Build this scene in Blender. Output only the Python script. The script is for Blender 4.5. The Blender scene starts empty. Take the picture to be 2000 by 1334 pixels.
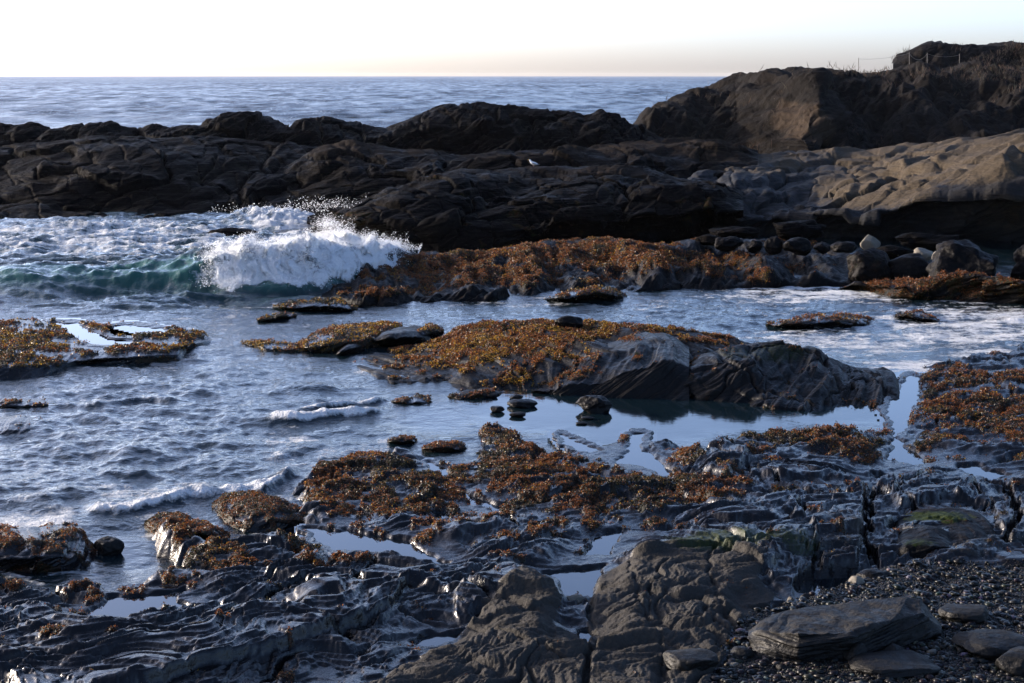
import bpy, math, numpy as np
C = bpy.context.scene.collection
rng = np.random.default_rng(7)
F32 = np.float32

# ------------------------------------------------------------------ camera model (photo is 2000 x 1334)
FPX, HC = 3333.0, 6.0
TH = math.atan((667 - 147) / FPX)
CT, ST = math.cos(TH), math.sin(TH)

def ray(px, py):
    xc = (np.asarray(px, float) - 1000) / FPX; yc = (667 - np.asarray(py, float)) / FPX
    return xc, CT + yc * ST, -ST + yc * CT
def at_z(px, py, z):
    dx, dy, dz = ray(px, py); t = (z - HC) / np.minimum(dz, -1e-5)
    return np.stack(np.broadcast_arrays(dx * t, dy * t, HC + dz * t), -1)
def at_y(px, py, Y):
    dx, dy, dz = ray(px, py); t = Y / dy
    return np.stack(np.broadcast_arrays(dx * t, dy * t, HC + dz * t), -1)
def proj(x, y, z):
    zz = z - HC
    d = y * CT - zz * ST; u = y * ST + zz * CT
    d = np.maximum(d, .1)
    return 1000 + FPX * x / d, 667 - FPX * u / d

# ------------------------------------------------------------------ noise
def _h(ix, iy, iz):
    h = (ix.astype(np.uint32) * np.uint32(374761393) + iy.astype(np.uint32) * np.uint32(668265263)
         + iz.astype(np.uint32) * np.uint32(2246822519))
    h = (h ^ (h >> np.uint32(13))) * np.uint32(1274126177)
    return h ^ (h >> np.uint32(16))
_G2 = np.stack([np.cos(np.arange(64) / 64 * 2 * np.pi), np.sin(np.arange(64) / 64 * 2 * np.pi)], -1).astype(F32)
_g3 = np.random.default_rng(3).normal(size=(128, 3)); _G3 = (_g3 / np.linalg.norm(_g3, axis=1)[:, None]).astype(F32)
def n2(x, y, s=0):
    x = np.asarray(x, F32); y = np.asarray(y, F32)
    x, y = np.broadcast_arrays(x, y)
    ix = np.floor(x).astype(np.int64); iy = np.floor(y).astype(np.int64)
    fx = (x - ix).astype(F32); fy = (y - iy).astype(F32)
    u = fx * fx * fx * (fx * (fx * 6 - 15) + 10); v = fy * fy * fy * (fy * (fy * 6 - 15) + 10)
    S = np.full(ix.shape, s, np.int64)
    def g(a, b):
        k = _G2[_h(ix + a, iy + b, S) & 63]
        return k[..., 0] * (fx - a) + k[..., 1] * (fy - b)
    a = g(0, 0); b = g(1, 0); c = g(0, 1); d = g(1, 1)
    return ((a + (b - a) * u) * (1 - v) + (c + (d - c) * u) * v) * F32(1.5)
def n3(x, y, z, s=0):
    x = np.asarray(x, F32); y = np.asarray(y, F32); z = np.asarray(z, F32) + s * 17.37
    x, y, z = np.broadcast_arrays(x, y, z)
    ix = np.floor(x).astype(np.int64); iy = np.floor(y).astype(np.int64); iz = np.floor(z).astype(np.int64)
    fx = (x - ix).astype(F32); fy = (y - iy).astype(F32); fz = (z - iz).astype(F32)
    f = lambda t: t * t * t * (t * (t * 6 - 15) + 10)
    u, v, w = f(fx), f(fy), f(fz); r = 0
    for a in (0, 1):
        for b in (0, 1):
            for c in (0, 1):
                k = _G3[_h(ix + a, iy + b, iz + c) & 127]
                r = r + (k[..., 0] * (fx - a) + k[..., 1] * (fy - b) + k[..., 2] * (fz - c)) * \
                    (u if a else 1 - u) * (v if b else 1 - v) * (w if c else 1 - w)
    return r * F32(1.5)
def fbm2(x, y, o=4, s=0, g=.5):
    r = 0; a = 1
    for i in range(o):
        r = r + a * n2(x * 2 ** i + i * 7.3, y * 2 ** i - i * 3.1, s + i); a *= g
    return r
def rid2(x, y, o=4, s=0, g=.5):
    r = 0; a = 1
    for i in range(o):
        r = r + a * (1 - 2.4 * np.abs(n2(x * 2 ** i + i * 7.3, y * 2 ** i - i * 3.1, s + i))); a *= g
    return r
def bil2(x, y, o=4, s=0, g=.5):
    r = 0; a = 1
    for i in range(o):
        r = r + a * (2.6 * np.abs(n2(x * 2 ** i + i * 7.3, y * 2 ** i - i * 3.1, s + i)) ** .8 - .5); a *= g
    return r
def fbm3(x, y, z, o=4, s=0, g=.5):
    r = 0; a = 1
    for i in range(o):
        r = r + a * n3(x * 2 ** i + i * 7.3, y * 2 ** i, z * 2 ** i - i * 3.1, s + i); a *= g
    return r
def cell2(x, y, s=0):
    """distance to the border between cells, and a random value per cell"""
    x = np.asarray(x, F32); y = np.asarray(y, F32)
    ix = np.floor(x).astype(np.int64); iy = np.floor(y).astype(np.int64)
    d1 = np.full(x.shape, 9., F32); d2 = d1.copy(); idv = np.zeros(x.shape, F32)
    S = np.full(ix.shape, s, np.int64)
    for a in (-1, 0, 1):
        for b in (-1, 0, 1):
            h = _h(ix + a, iy + b, S)
            qx = ix + a + (h & 1023).astype(F32) / 1023; qy = iy + b + ((h >> np.uint32(10)) & 1023).astype(F32) / 1023
            d = np.sqrt((x - qx) ** 2 + (y - qy) ** 2).astype(F32)
            n = d < d1
            d2 = np.where(n, d1, np.minimum(d2, d)); idv = np.where(n, ((h >> np.uint32(20)) & 1023).astype(F32) / 1023, idv)
            d1 = np.where(n, d, d1)
    return d2 - d1, idv
def layer1(b, s=0):
    """stepped bedding: each layer sticks out by its own random amount"""
    r = 0; a = 1.
    for i, fr in enumerate((1, 2.7, 6.1)):
        t = b * fr; k = np.floor(t).astype(np.int64); f = t - k
        S = np.full(k.shape, s + i, np.int64)
        v0 = (_h(k, S, S) & 255) / 255.; v1 = (_h(k + 1, S, S) & 255) / 255.
        w = np.clip((f - .78) / .22, 0, 1); w = w * w * (3 - 2 * w)
        r = r + a * (v0 + (v1 - v0) * w - .5 - .22 * (1 - f)); a *= .5
    return r
def ss(a, b, x):
    t = np.clip((x - a) / (b - a), 0, 1); return t * t * (3 - 2 * t)
def sdf(poly, px, py, ys=2.5):
    """signed distance (px units, + inside) to a traced outline"""
    P = np.array(poly, float); P[:, 1] *= ys
    x = np.asarray(px, float); y = np.asarray(py, float) * ys
    d = np.full(x.shape, 1e18); ins = np.zeros(x.shape, bool)
    n = len(P)
    for i in range(n):
        a = P[i]; b = P[(i + 1) % n]; e = b - a
        wx = x - a[0]; wy = y - a[1]
        t = np.clip((wx * e[0] + wy * e[1]) / (e @ e + 1e-9), 0, 1)
        d = np.minimum(d, (wx - e[0] * t) ** 2 + (wy - e[1] * t) ** 2)
        if a[1] != b[1]:
            c = ((a[1] > y) != (b[1] > y)) & (x < (b[0] - a[0]) * (y - a[1]) / (b[1] - a[1]) + a[0])
            ins ^= c
    d = np.sqrt(d)
    return np.where(ins, d, -d)
def blobs(px, py, L):
    r = np.zeros(np.shape(px), F32)
    for b in L:
        cx, cy, rx, ry = b[:4]; k = b[4] if len(b) > 4 else 1; a = math.radians(b[5]) if len(b) > 5 else 0
        dx = px - cx; dy = (py - cy)
        u = (dx * math.cos(a) + dy * math.sin(a)) / rx; v = (-dx * math.sin(a) + dy * math.cos(a)) / ry
        r = np.maximum(r, k * (1 - ss(.35, 1.25, np.sqrt(u * u + v * v))))
    return r

# ------------------------------------------------------------------ tagging and meshes
def tag(o, label=None, cat=None, group=None, kind=None):
    if label: o['label'] = label
    if cat: o['category'] = cat
    if group: o['group'] = group
    if kind: o['kind'] = kind
    return o
def link(name, me, mat=None, parent=None):
    o = bpy.data.objects.new(name, me); C.objects.link(o)
    if mat is not None and me is not None: me.materials.append(mat)
    if parent is not None: o.parent = parent
    return o
def raw_mesh(name, V, Fq, mat, attrs=None, smooth=True, parent=None, cols=None):
    V = np.ascontiguousarray(V, F32).reshape(-1, 3); Fq = np.ascontiguousarray(Fq, np.int32)
    k = Fq.shape[1]; me = bpy.data.meshes.new(name)
    me.vertices.add(len(V)); me.vertices.foreach_set('co', V.ravel())
    me.loops.add(Fq.size); me.loops.foreach_set('vertex_index', Fq.ravel())
    me.polygons.add(len(Fq)); me.polygons.foreach_set('loop_start', np.arange(len(Fq), dtype=np.int32) * k)
    me.polygons.foreach_set('use_smooth', np.full(len(Fq), smooth))
    me.update(calc_edges=True)
    for nme, a in (attrs or {}).items():
        at = me.attributes.new(nme, 'FLOAT', 'POINT'); at.data.foreach_set('value', np.ascontiguousarray(a, F32).ravel())
    for nme, a in (cols or {}).items():
        at = me.attributes.new(nme, 'FLOAT_COLOR', 'POINT')
        a4 = np.ones((len(V), 4), F32); a4[:, :3] = a; at.data.foreach_set('color', a4.ravel())
    return link(name, me, mat, parent)
def grid_faces(nr, nc, keep=None):
    i = np.arange(nr * nc).reshape(nr, nc)
    f = np.stack([i[:-1, :-1], i[:-1, 1:], i[1:, 1:], i[1:, :-1]], -1).reshape(-1, 4)
    if keep is not None: f = f[keep.reshape(-1)]
    return f
def grid_mesh(name, P, mat, attrs=None, keep=None, parent=None):
    nr, nc = P.shape[:2]
    f = grid_faces(nr, nc, keep); V = P.reshape(-1, 3)
    at = {k: v.reshape(-1) for k, v in (attrs or {}).items()}
    if keep is not None:
        u, inv = np.unique(f, return_inverse=True); f = inv.reshape(-1, 4); V = V[u]; at = {k: v[u] for k, v in at.items()}
    return raw_mesh(name, V, f, mat, at, parent=parent)
def grid_normals(P):
    gx = np.gradient(P, axis=1); gy = np.gradient(P, axis=0)
    n = np.cross(gx, gy); n /= np.linalg.norm(n, axis=-1)[..., None] + 1e-12
    n *= np.where(n[..., 2:3] < -0.3, -1, 1)
    return n

# ------------------------------------------------------------------ materials
def new_mat(name):
    m = bpy.data.materials.new(name); m.use_nodes = True
    nt = m.node_tree; nt.nodes.clear()
    out = nt.nodes.new('ShaderNodeOutputMaterial')
    return m, nt, out
class N:
    def __init__(s, nt): s.nt = nt
    def __call__(s, t, ins=None, **kw):
        n = s.nt.nodes.new('ShaderNode' + t)
        for k, v in kw.items(): setattr(n, k, v)
        for k, v in (ins or {}).items():
            if isinstance(v, bpy.types.NodeSocket): s.nt.links.new(v, n.inputs[k])
            else: n.inputs[k].default_value = v
        return n
    def math(s, op, a, b=0., c=0.):
        return s('Math', {0: a, 1: b, 2: c}, operation=op).outputs[0]
    def attr(s, name): return s('Attribute', attribute_name=name)
    def noise(s, vec, scale, detail=4, rough=.55, dist=0.):
        return s('TexNoise', {'Vector': vec, 'Scale': scale, 'Detail': detail, 'Roughness': rough, 'Distortion': dist}).outputs['Fac']
    def mixc(s, f, a, b):
        n = s.nt.nodes.new('ShaderNodeMix'); n.data_type = 'RGBA'
        for k, v in ((0, f), (6, a), (7, b)):
            if isinstance(v, bpy.types.NodeSocket): s.nt.links.new(v, n.inputs[k])
            else: n.inputs[k].default_value = v if k == 0 else (*v, 1) if len(v) == 3 else v
        return n.outputs[2]
    def mixf(s, f, a, b):
        n = s.nt.nodes.new('ShaderNodeMix'); n.data_type = 'FLOAT'
        for k, v in ((0, f), (2, a), (3, b)):
            if isinstance(v, bpy.types.NodeSocket): s.nt.links.new(v, n.inputs[k])
            else: n.inputs[k].default_value = v
        return n.outputs[0]
    def ramp(s, v, a, b):
        return s('MapRange', {'Value': v, 'From Min': a, 'From Max': b, 'To Min': 0., 'To Max': 1.}).outputs[0]

def rock_mat(name, c1, c2, dry=(.030, .027, .0235), r0=.12, r1=.4, fine=30., bump=.012, big=1.2, weedc=(.018, .008, .004), strat=0., dryr=.85, spec=.5):
    m, nt, out = new_mat(name); n = N(nt)
    pos = n('NewGeometry').outputs['Position']
    nb = n.noise(pos, big, 5, .6); nf = n.noise(pos, fine, 5, .65); nm = n.noise(pos, fine * .25, 4, .6)
    col = n.mixc(n.ramp(nb, .35, .65), c1, c2)
    col = n.mixc(n.ramp(nm, .52, .75), col, tuple(min(1, x * 1.9 + .004) for x in c1))
    drylitA = n.attr('dry').outputs['Fac']; weedA = n.attr('weed').outputs['Fac']; mossA = n.attr('moss').outputs['Fac']  # the dry mask carries dry rock and, on some masses, painted sunlight
    dn = n.ramp(n.math('ADD', drylitA, n.math('MULTIPLY', n.math('SUBTRACT', nm, .5), .9)), .35, .65)
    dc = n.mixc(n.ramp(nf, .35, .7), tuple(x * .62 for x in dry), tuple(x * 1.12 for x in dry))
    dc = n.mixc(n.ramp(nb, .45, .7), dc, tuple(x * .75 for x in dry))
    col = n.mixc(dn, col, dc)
    wn = n.ramp(n.math('ADD', weedA, n.math('MULTIPLY', n.math('SUBTRACT', nm, .5), 1.2)), .35, .6)
    wc = n.mixc(n.ramp(n.noise(pos, 9., 3), .4, .6), weedc, (.008, .009, .003))
    col = n.mixc(wn, col, wc)
    mn = n.ramp(n.math('ADD', mossA, n.math('MULTIPLY', n.math('SUBTRACT', nf, .5), 1.6)), .45, .75)
    col = n.mixc(mn, col, (.013, .019, .004))
    rough = n.mixf(n.ramp(n.math('MULTIPLY_ADD', nm, .6, n.math('MULTIPLY', nb, .4)), .38, .62), r0, r1)
    rough = n.mixf(dn, rough, dryr); rough = n.mixf(n.math('MAXIMUM', wn, mn), rough, .6)
    hgt = n.math('MULTIPLY_ADD', nf, .6, n.math('MULTIPLY', nm, 1.4))
    vor = n('TexVoronoi', {'Vector': pos, 'Scale': fine * .6}).outputs['Distance']
    hgt = n.math('ADD', hgt, n.math('MULTIPLY', vor, .5))
    if strat:
        sc = n('Mapping', {'Vector': pos, 'Rotation': (0, math.radians(24), 0), 'Scale': (.5, .5, strat)}).outputs[0]
        hgt = n.math('ADD', hgt, n.math('MULTIPLY', n.noise(sc, 1., 4, .6), 3.))
    hgt = n.math('MULTIPLY', hgt, n.mixf(n.math('MAXIMUM', dn, wn), 1., 3.5 if bump < .005 else 1.))
    bp = n('Bump', {'Height': hgt, 'Distance': bump, 'Strength': 1.}).outputs[0]
    b = n('BsdfPrincipled', {'Base Color': col, 'Roughness': rough, 'Normal': bp, 'IOR': 1.45, 'Specular IOR Level': n.mixf(dn, spec, min(spec, .15))})
    nt.links.new(b.outputs[0], out.inputs[0]); return m

def water_mat(name, base, rip=1.0, calm=False):
    m, nt, out = new_mat(name); n = N(nt)
    pos = n('NewGeometry').outputs['Position']
    foamA = n.attr('foam').outputs['Fac']; greenA = n.attr('green').outputs['Fac']; chopA = n.attr('chop').outputs['Fac']
    st = n('Mapping', {'Vector': pos, 'Scale': (1., 1., 1.)}).outputs[0]
    n1 = n.noise(st, 2.2, 5, .62, .4); n2_ = n.noise(st, 9., 4, .6, .3); n3_ = n.noise(pos, .35, 4, .6)
    f = n.math('ADD', foamA, n.math('MULTIPLY', n.math('SUBTRACT', n.math('MULTIPLY_ADD', n1, .65, n.math('MULTIPLY', n2_, .35)), .5), 2.2))
    f = n.math('MULTIPLY', n.ramp(f, .42, .78), n.ramp(foamA, .02, .15))
    col = n.mixc(greenA, base, (.012, .062, .048))
    dist = n('Attribute', attribute_name='far').outputs['Fac']
    h = n.math('MULTIPLY', n1, .035 * rip); h = n.math('MULTIPLY_ADD', n2_, .018 * rip, h)
    h = n.math('MULTIPLY', h, n.math('MULTIPLY_ADD', chopA, 1., .03 if not calm else 0.))
    if not calm:
        m2 = n('Mapping', {'Vector': pos, 'Scale': (.6, 1.2, 1.)}).outputs[0]
        pass
    bp = n('Bump', {'Height': h, 'Distance': 1., 'Strength': 1.}).outputs[0]
    rgh = .01
    if not calm:
        def tilt(sc, k, w_):
            t = n('TexNoise', {'Vector': n('Mapping', {'Vector': pos, 'Scale': sc}).outputs[0], 'Scale': 1., 'Detail': 5., 'Roughness': .6}).outputs['Color']
            v = n('VectorMath', {0: t, 1: (.5, .5, .5)}, operation='SUBTRACT').outputs[0]
            v = n('VectorMath', {0: v, 1: (k, k, 0.)}, operation='MULTIPLY').outputs[0]
            s_ = n('VectorMath', {0: v, 'Scale': w_}, operation='SCALE'); return s_.outputs[0]
        a = n('VectorMath', {0: bp, 1: tilt((.22, .05, 1), 1.1, dist)}, operation='ADD').outputs[0]
        a = n('VectorMath', {0: a, 1: tilt((.02, .004, 1), .4, dist)}, operation='ADD').outputs[0]
        a = n('VectorMath', {0: a, 1: n('CombineXYZ', {1: n.math('MULTIPLY', dist, -.15)}).outputs[0]}, operation='ADD').outputs[0]
        bp = n('VectorMath', {0: a}, operation='NORMALIZE').outputs[0]
        rgh = n.mixf(dist, .05, .28)
    w = n('BsdfPrincipled', {'Base Color': col, 'Roughness': rgh, 'IOR': 1.36 if not calm else 1.5, 'Normal': bp})
    fb = n('Bump', {'Height': n.math('MULTIPLY_ADD', n2_, .6, n.noise(pos, 25., 3)), 'Distance': .06, 'Strength': 1.}).outputs[0]
    fo = n('BsdfPrincipled', {'Base Color': (.82, .84, .86, 1), 'Roughness': .7, 'Normal': fb, 'Specular IOR Level': .3})
    tr = n('BsdfTranslucent', {'Color': (.8, .84, .86, 1), 'Normal': fb})
    fm = n('MixShader', {0: .45, 1: fo.outputs[0], 2: tr.outputs[0]})
    mx = n('MixShader', {0: f, 1: w.outputs[0], 2: fm.outputs[0]})
    nt.links.new(mx.outputs[0] if not calm else w.outputs[0], out.inputs[0]); return m

def leaf_mat(name, trans=.4, rough=.35, spec=.45):
    m, nt, out = new_mat(name); n = N(nt)
    c = n.attr('col').outputs['Color']
    b = n('BsdfPrincipled', {'Base Color': c, 'Roughness': rough, 'Specular IOR Level': spec})
    t = n('BsdfTranslucent', {'Color': n('Gamma', {0: c, 1: .8}).outputs[0]})
    x = n('MixShader', {0: trans, 1: b.outputs[0], 2: t.outputs[0]})
    nt.links.new(x.outputs[0], out.inputs[0]); return m
def plain(name, col, rough=.6, em=None):
    m, nt, out = new_mat(name); n = N(nt)
    pos = n('NewGeometry').outputs['Position']
    nz = n.ramp(n.noise(pos, 14., 3), .3, .7)
    c = n.mixc(nz, tuple(x * .85 for x in col), tuple(min(1, x * 1.1) for x in col))
    b = n('BsdfPrincipled', {'Base Color': c, 'Roughness': rough})
    nt.links.new(b.outputs[0], out.inputs[0]); return m

M = {}
M['shelf'] = rock_mat('wet_shelf_rock', (.0022, .0022, .0028), (.006, .0052, .006), r0=.09, r1=.36, fine=42, bump=.0035, big=1.5, spec=.24)
M['ledge'] = rock_mat('dull_ledge_rock', (.002, .002, .0023), (.005, .004, .004), r0=.35, r1=.7, spec=.05, fine=14, bump=.03, big=.8)  # dark rock, rougher and less glossy than the shelf
M['outcrop'] = rock_mat('outcrop_rock', (.0025, .0025, .0028), (.007, .006, .0055), r0=.28, r1=.6, spec=.07, fine=26, bump=.009, big=1., strat=8.)
M['far'] = rock_mat('distant_dark_rock', (.0015, .0014, .0016), (.0045, .0036, .0032), r0=.45, r1=.8, spec=.012, fine=6, bump=.07, big=.35, dry=(.014, .011, .009), strat=9.)
M['sand'] = rock_mat('tan_sandstone', (.006, .0065, .008), (.013, .012, .0115), r0=.6, r1=.9, spec=.10, fine=8, bump=.03, big=.3, dry=(.048, .036, .023), strat=8.)
M['cliff'] = rock_mat('brown_cliff_earth', (.0022, .0016, .0013), (.005, .0036, .0027), r0=.85, r1=.95, fine=2.5, bump=.18, big=.2, dry=(.026, .018, .012), strat=0, spec=.06)
M['boulder'] = rock_mat('grey_boulder', (.004, .004, .004), (.010, .009, .008), r0=.4, r1=.75, spec=.14, fine=30, bump=.01, big=3)
M['pale'] = rock_mat('pale_stone', (.08, .068, .05), (.13, .112, .085), r0=.7, r1=.85, fine=20, bump=.012, big=3)
M['sea'] = water_mat('sea_water', (.003, .008, .011))
M['pool'] = water_mat('pool_water', (.003, .005, .007), calm=True)
M['weed'] = leaf_mat('seaweed', .42, .4, .3)
M['scrub'] = leaf_mat('scrub', .2, .8)
M['pebble'] = leaf_mat('pebbles', 0., .35, .12)

# ------------------------------------------------------------------ seaweed scatter
RUST = np.array([.105, .029, .006]); OLIVE = np.array([.008, .008, .003]); GOLD = np.array([.21, .11, .009]); DARK = np.array([.015, .008, .005]); GREEN = np.array([.10, .16, .02])
WEED = []
def scatter(P, dens, per_m2, size, up=.06, gold=0., olive=.35, seed=1, tall=1.):
    """P grid (nr,nc,3), dens 0..1 per vertex: leaf-sized faces gathered in tufts"""
    r = np.random.default_rng(seed)
    a = P[:-1, :-1]; ex = P[:-1, 1:] - a; ey = P[1:, :-1] - a
    area = np.linalg.norm(np.cross(ex, ey), axis=-1)
    w = area * np.clip(.25 * (dens[:-1, :-1] + dens[1:, :-1] + dens[:-1, 1:] + dens[1:, 1:]), 0, 1)
    tot = w.sum(); n = int(min(tot * per_m2, 380000))
    if n < 5: return
    k = np.searchsorted(np.cumsum(w.ravel()) / tot, r.random(n)); k = np.minimum(k, w.size - 1)
    u = r.random((n, 1)); v = r.random((n, 1))
    B = a.reshape(-1, 3)[k] + ex.reshape(-1, 3)[k] * u + ey.reshape(-1, 3)[k] * v
    D = dens[:-1, :-1].ravel()[k]
    size = size * .6; per_m2 *= 1.45; up *= .85
    s = size * (.6 + .9 * r.random(n))
    tuft = np.clip(.5 + 1.3 * n3(B[:, 0] / (size * 5), B[:, 1] / (size * 5), B[:, 2] / (size * 5), 5), 0.02, 1.3) * ss(0, .5, D)
    B = B + np.array([0, 0, 1]) * (up * tuft * r.random(n) ** .7)[:, None]
    d = r.normal(size=(n, 3)); d[:, 2] = np.abs(d[:, 2]) * .6 * tall + .12; d /= np.linalg.norm(d, axis=1)[:, None]
    q = np.cross(d, r.normal(size=(n, 3))); q /= np.linalg.norm(q, axis=1)[:, None] + 1e-9
    L = d * s[:, None]; W = q * (s * .36 / tall)[:, None]
    bend = np.cross(q, d) * (s * .25)[:, None]
    V = np.stack([B, B + L * .55 + W + bend, B + L, B + L * .55 - W + bend * .3], 1)
    zone = n2(B[:, 0] * .9, B[:, 1] * .9, 11) + .6 * n2(B[:, 0] * 3, B[:, 1] * 3, 12)
    t = r.random(n)
    col = RUST[None] * (.45 + .9 * r.random((n, 1)))
    po = np.clip(olive + .9 * zone, 0, .95); pg = gold * np.clip(.5 + 1.2 * n2(B[:, 0] * 1.3, B[:, 1] * 1.3, 21), 0, 1.2)
    io = t < po; col[io] = OLIVE * (.5 + 1.3 * r.random((io.sum(), 1)))
    ig = r.random(n) < pg; col[ig] = GOLD * (.5 + .8 * r.random((ig.sum(), 1)))
    idk = r.random(n) < .22; col[idk] = DARK * (.5 + r.random((idk.sum(), 1)))
    WEED.append((V.reshape(-1, 3), np.repeat(col, 4, 0)))
def flush_weed(name, label, cat='seaweed'):
    global WEED
    if not WEED: return
    V = np.concatenate([w[0] for w in WEED]); c = np.concatenate([w[1] for w in WEED]); WEED = []
    o = raw_mesh(name, V, np.arange(len(V)).reshape(-1, 4), M['weed'], smooth=False, cols={'col': c})
    tag(o, label, cat, kind='stuff'); print('weed', name, len(V) // 4)

# ------------------------------------------------------------------ pools
POOLS = []
def pool(name, label, level, poly, edge=1.0):
    POOLS.append(dict(name=name, label=label, z=level, poly=poly, edge=edge))
def carve(P, which, amp=9):
    """sink the rock under each traced pool and keep a rim above it"""
    Z = P[..., 2]
    nz = fbm2(P[..., 0] * 3.0, P[..., 1] * 3.0, 3, 31)
    for p in which:
        px, py = proj(P[..., 0], P[..., 1], p['z'])
        a = np.array(p['poly'])
        bb = (px > a[:, 0].min() - 125) & (px < a[:, 0].max() + 125) & (py > a[:, 1].min() - 50) & (py < a[:, 1].max() + 50)
        if not bb.any(): continue
        d = sdf(p['poly'], px[bb], py[bb]) + amp * nz[bb]
        z = Z[bb]
        k = ss(-90, -8, d)
        z = z + (p['z'] + .02 + (z - p['z']) * .22 - z) * k * ss(60, 20, np.abs(z - p['z']) * 100)
        rim = p['z'] + .012 + .05 * ss(0, -30, d) - .9 * ss(-14, -45, d)
        z = np.where((d <= 2) & (d > -45), np.maximum(z, rim * 1.0), z)
        z = z + (np.minimum(z, p['z'] - .03 - .10 * ss(0, 30, d)) - z) * ss(-6, 6, d)
        Z[bb] = z
    return P
def build_pools():
    for p in POOLS:
        a = np.array(p['poly']); x0, x1 = a[:, 0].min() - 40, a[:, 0].max() + 40; y0, y1 = a[:, 1].min() - 16, a[:, 1].max() + 16
        gx, gy = np.meshgrid(np.linspace(x0, x1, int((x1 - x0) / 5) + 2), np.linspace(y0, y1, int((y1 - y0) / 2.5) + 2))
        d = sdf(p['poly'], gx, gy)
        G = at_z(gx, gy, p['z'])
        keep = (d[:-1, :-1] > -24) | (d[1:, 1:] > -24)
        o = grid_mesh(p['name'], G[::-1], M['pool'], {'chop': np.zeros_like(gx)}, keep[::-1])
        o['kind'] = 'structure'; o['label'] = p['label']

# ------------------------------------------------------------------ the tide-washed rock shelf
pool('tide_pool', 'narrow still channel of water between the right hand shelf blocks', .02, [(1772,735),(1800,738),(1790,790),(1778,812),(1768,838),(1752,852),(1768,872),(1790,890),(1822,906),(1785,915),(1728,902),(1742,866),(1744,822),(1732,802)])
pool('tide_pool', 'blue tide pool beside the grey tilted slab', .05, [(1236,848),(1256,848),(1252,878),(1290,902),(1322,928),(1296,932),(1255,914),(1200,905),(1226,882)])
pool('tide_pool', 'largest still tide pool below the rusty seaweed bed', .10, [(600,1034),(700,1040),(800,1058),(838,1085),(872,1104),(815,1102),(745,1082),(650,1078),(620,1060)])
pool('tide_pool', 'blue tide pool left of the dry tan bench', .13, [(1062,1125),(1120,1112),(1182,1108),(1164,1148),(1154,1172),(1100,1172),(1094,1142)])
pool('tide_pool', 'small tide pool above the one beside the tan bench', .12, [(1150,1070),(1163,1050),(1218,1034),(1212,1055),(1184,1086),(1138,1088)])
pool('tide_pool', 'long thin tide pool in the dark shelf at lower left', .17, [(163,1206),(212,1170),(362,1154),(340,1178),(440,1192),(535,1203),(470,1208),(325,1188),(302,1202),(235,1212)])
pool('tide_pool', 'small pool at the foot of the tan bench near the bottom edge', .20, [(798,1264),(830,1243),(908,1236),(882,1258),(850,1274)])
pool('tide_pool', 'shaded pool beside the pebble beach', .12, [(1540,1168),(1586,1128),(1700,1128),(1655,1150),(1602,1172)])
pool('tide_pool', 'thin pool on the dark shelf at the right edge', .06, [(1864,908),(1902,910),(1968,930),(1940,943),(1890,927)])
pool('tide_pool', 'tiny pool in a hollow of the right shelf', .06, [(1700,930),(1716,924),(1734,930),(1716,942)])
pool('tide_pool', 'water strip winding through the seaweed bed', .07, [(896,958),(930,972),(982,992),(964,1001),(920,988)])
pool('tide_pool', 'thin sliver of water below the seaweed bed', .09, [(820,1008),(872,1000),(902,1008),(860,1018)])
pool('tide_pool', 'small puddle behind the long pitted block', .16, [(1464,1196),(1530,1184),(1545,1196),(1500,1214)])
pool('tide_pool', 'puddle in the crack of the tan bench', .20, [(1132,1232),(1152,1230),(1150,1262),(1136,1256)])
pool('tide_pool', 'small puddle beside the small upper pool', .11, [(1282,1040),(1304,1032),(1325,1036),(1306,1046)])
pool('tide_pool', 'small pool right of the seaweed islands', .07, [(706,1000),(738,1004),(720,1016),(690,1012)])
pool('tide_pool', 'bright puddle in the upper seaweed bed', .05, [(838,905),(872,915),(882,935),(866,938),(846,920)])
pool('tide_pool', 'small puddle above the seaweed bed', .05, [(1095,850),(1135,866),(1170,882),(1150,886),(1108,868)])

LAND = [(-400,1128),(0,1130),(70,1138),(186,1112),(214,1138),(290,1104),(342,1086),(300,1040),(300,1015),(345,1008),(372,1030),(432,1062),(520,1045),(604,1028),(560,990),(572,958),(604,914),(660,896),(716,878),(776,866),(800,880),(840,894),(905,892),(932,866),(915,850),(960,830),(1010,836),(1062,866),(1100,878),(1150,864),(1236,848),(1320,868),(1370,872),(1440,846),(1500,836),(1740,828),(1752,810),(1750,745),(1790,716),(1846,700),(1900,690),(1990,668),(2200,640),(2700,600),(2700,1700),(-700,1700)]
TAN = [(880,1262),(940,1210),(1000,1150),(1075,1138),(1096,1172),(1092,1222),(1150,1232),(1160,1160),(1180,1112),(1262,1092),(1400,1078),(1470,1108),(1505,1160),(1480,1210),(1440,1236),(1400,1300),(1400,1500),(780,1500),(700,1360)]
PEB = [(1545,1178),(1640,1160),(1730,1116),(1790,1112),(1900,1112),(2300,1098),(2300,1500),(1310,1500),(1400,1320),(1440,1250),(1480,1200)]
def zref(Y): return .06 + .24 * ss(29, 17, Y)
SA, CA = math.sin(math.radians(42)), math.cos(math.radians(42))
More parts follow.
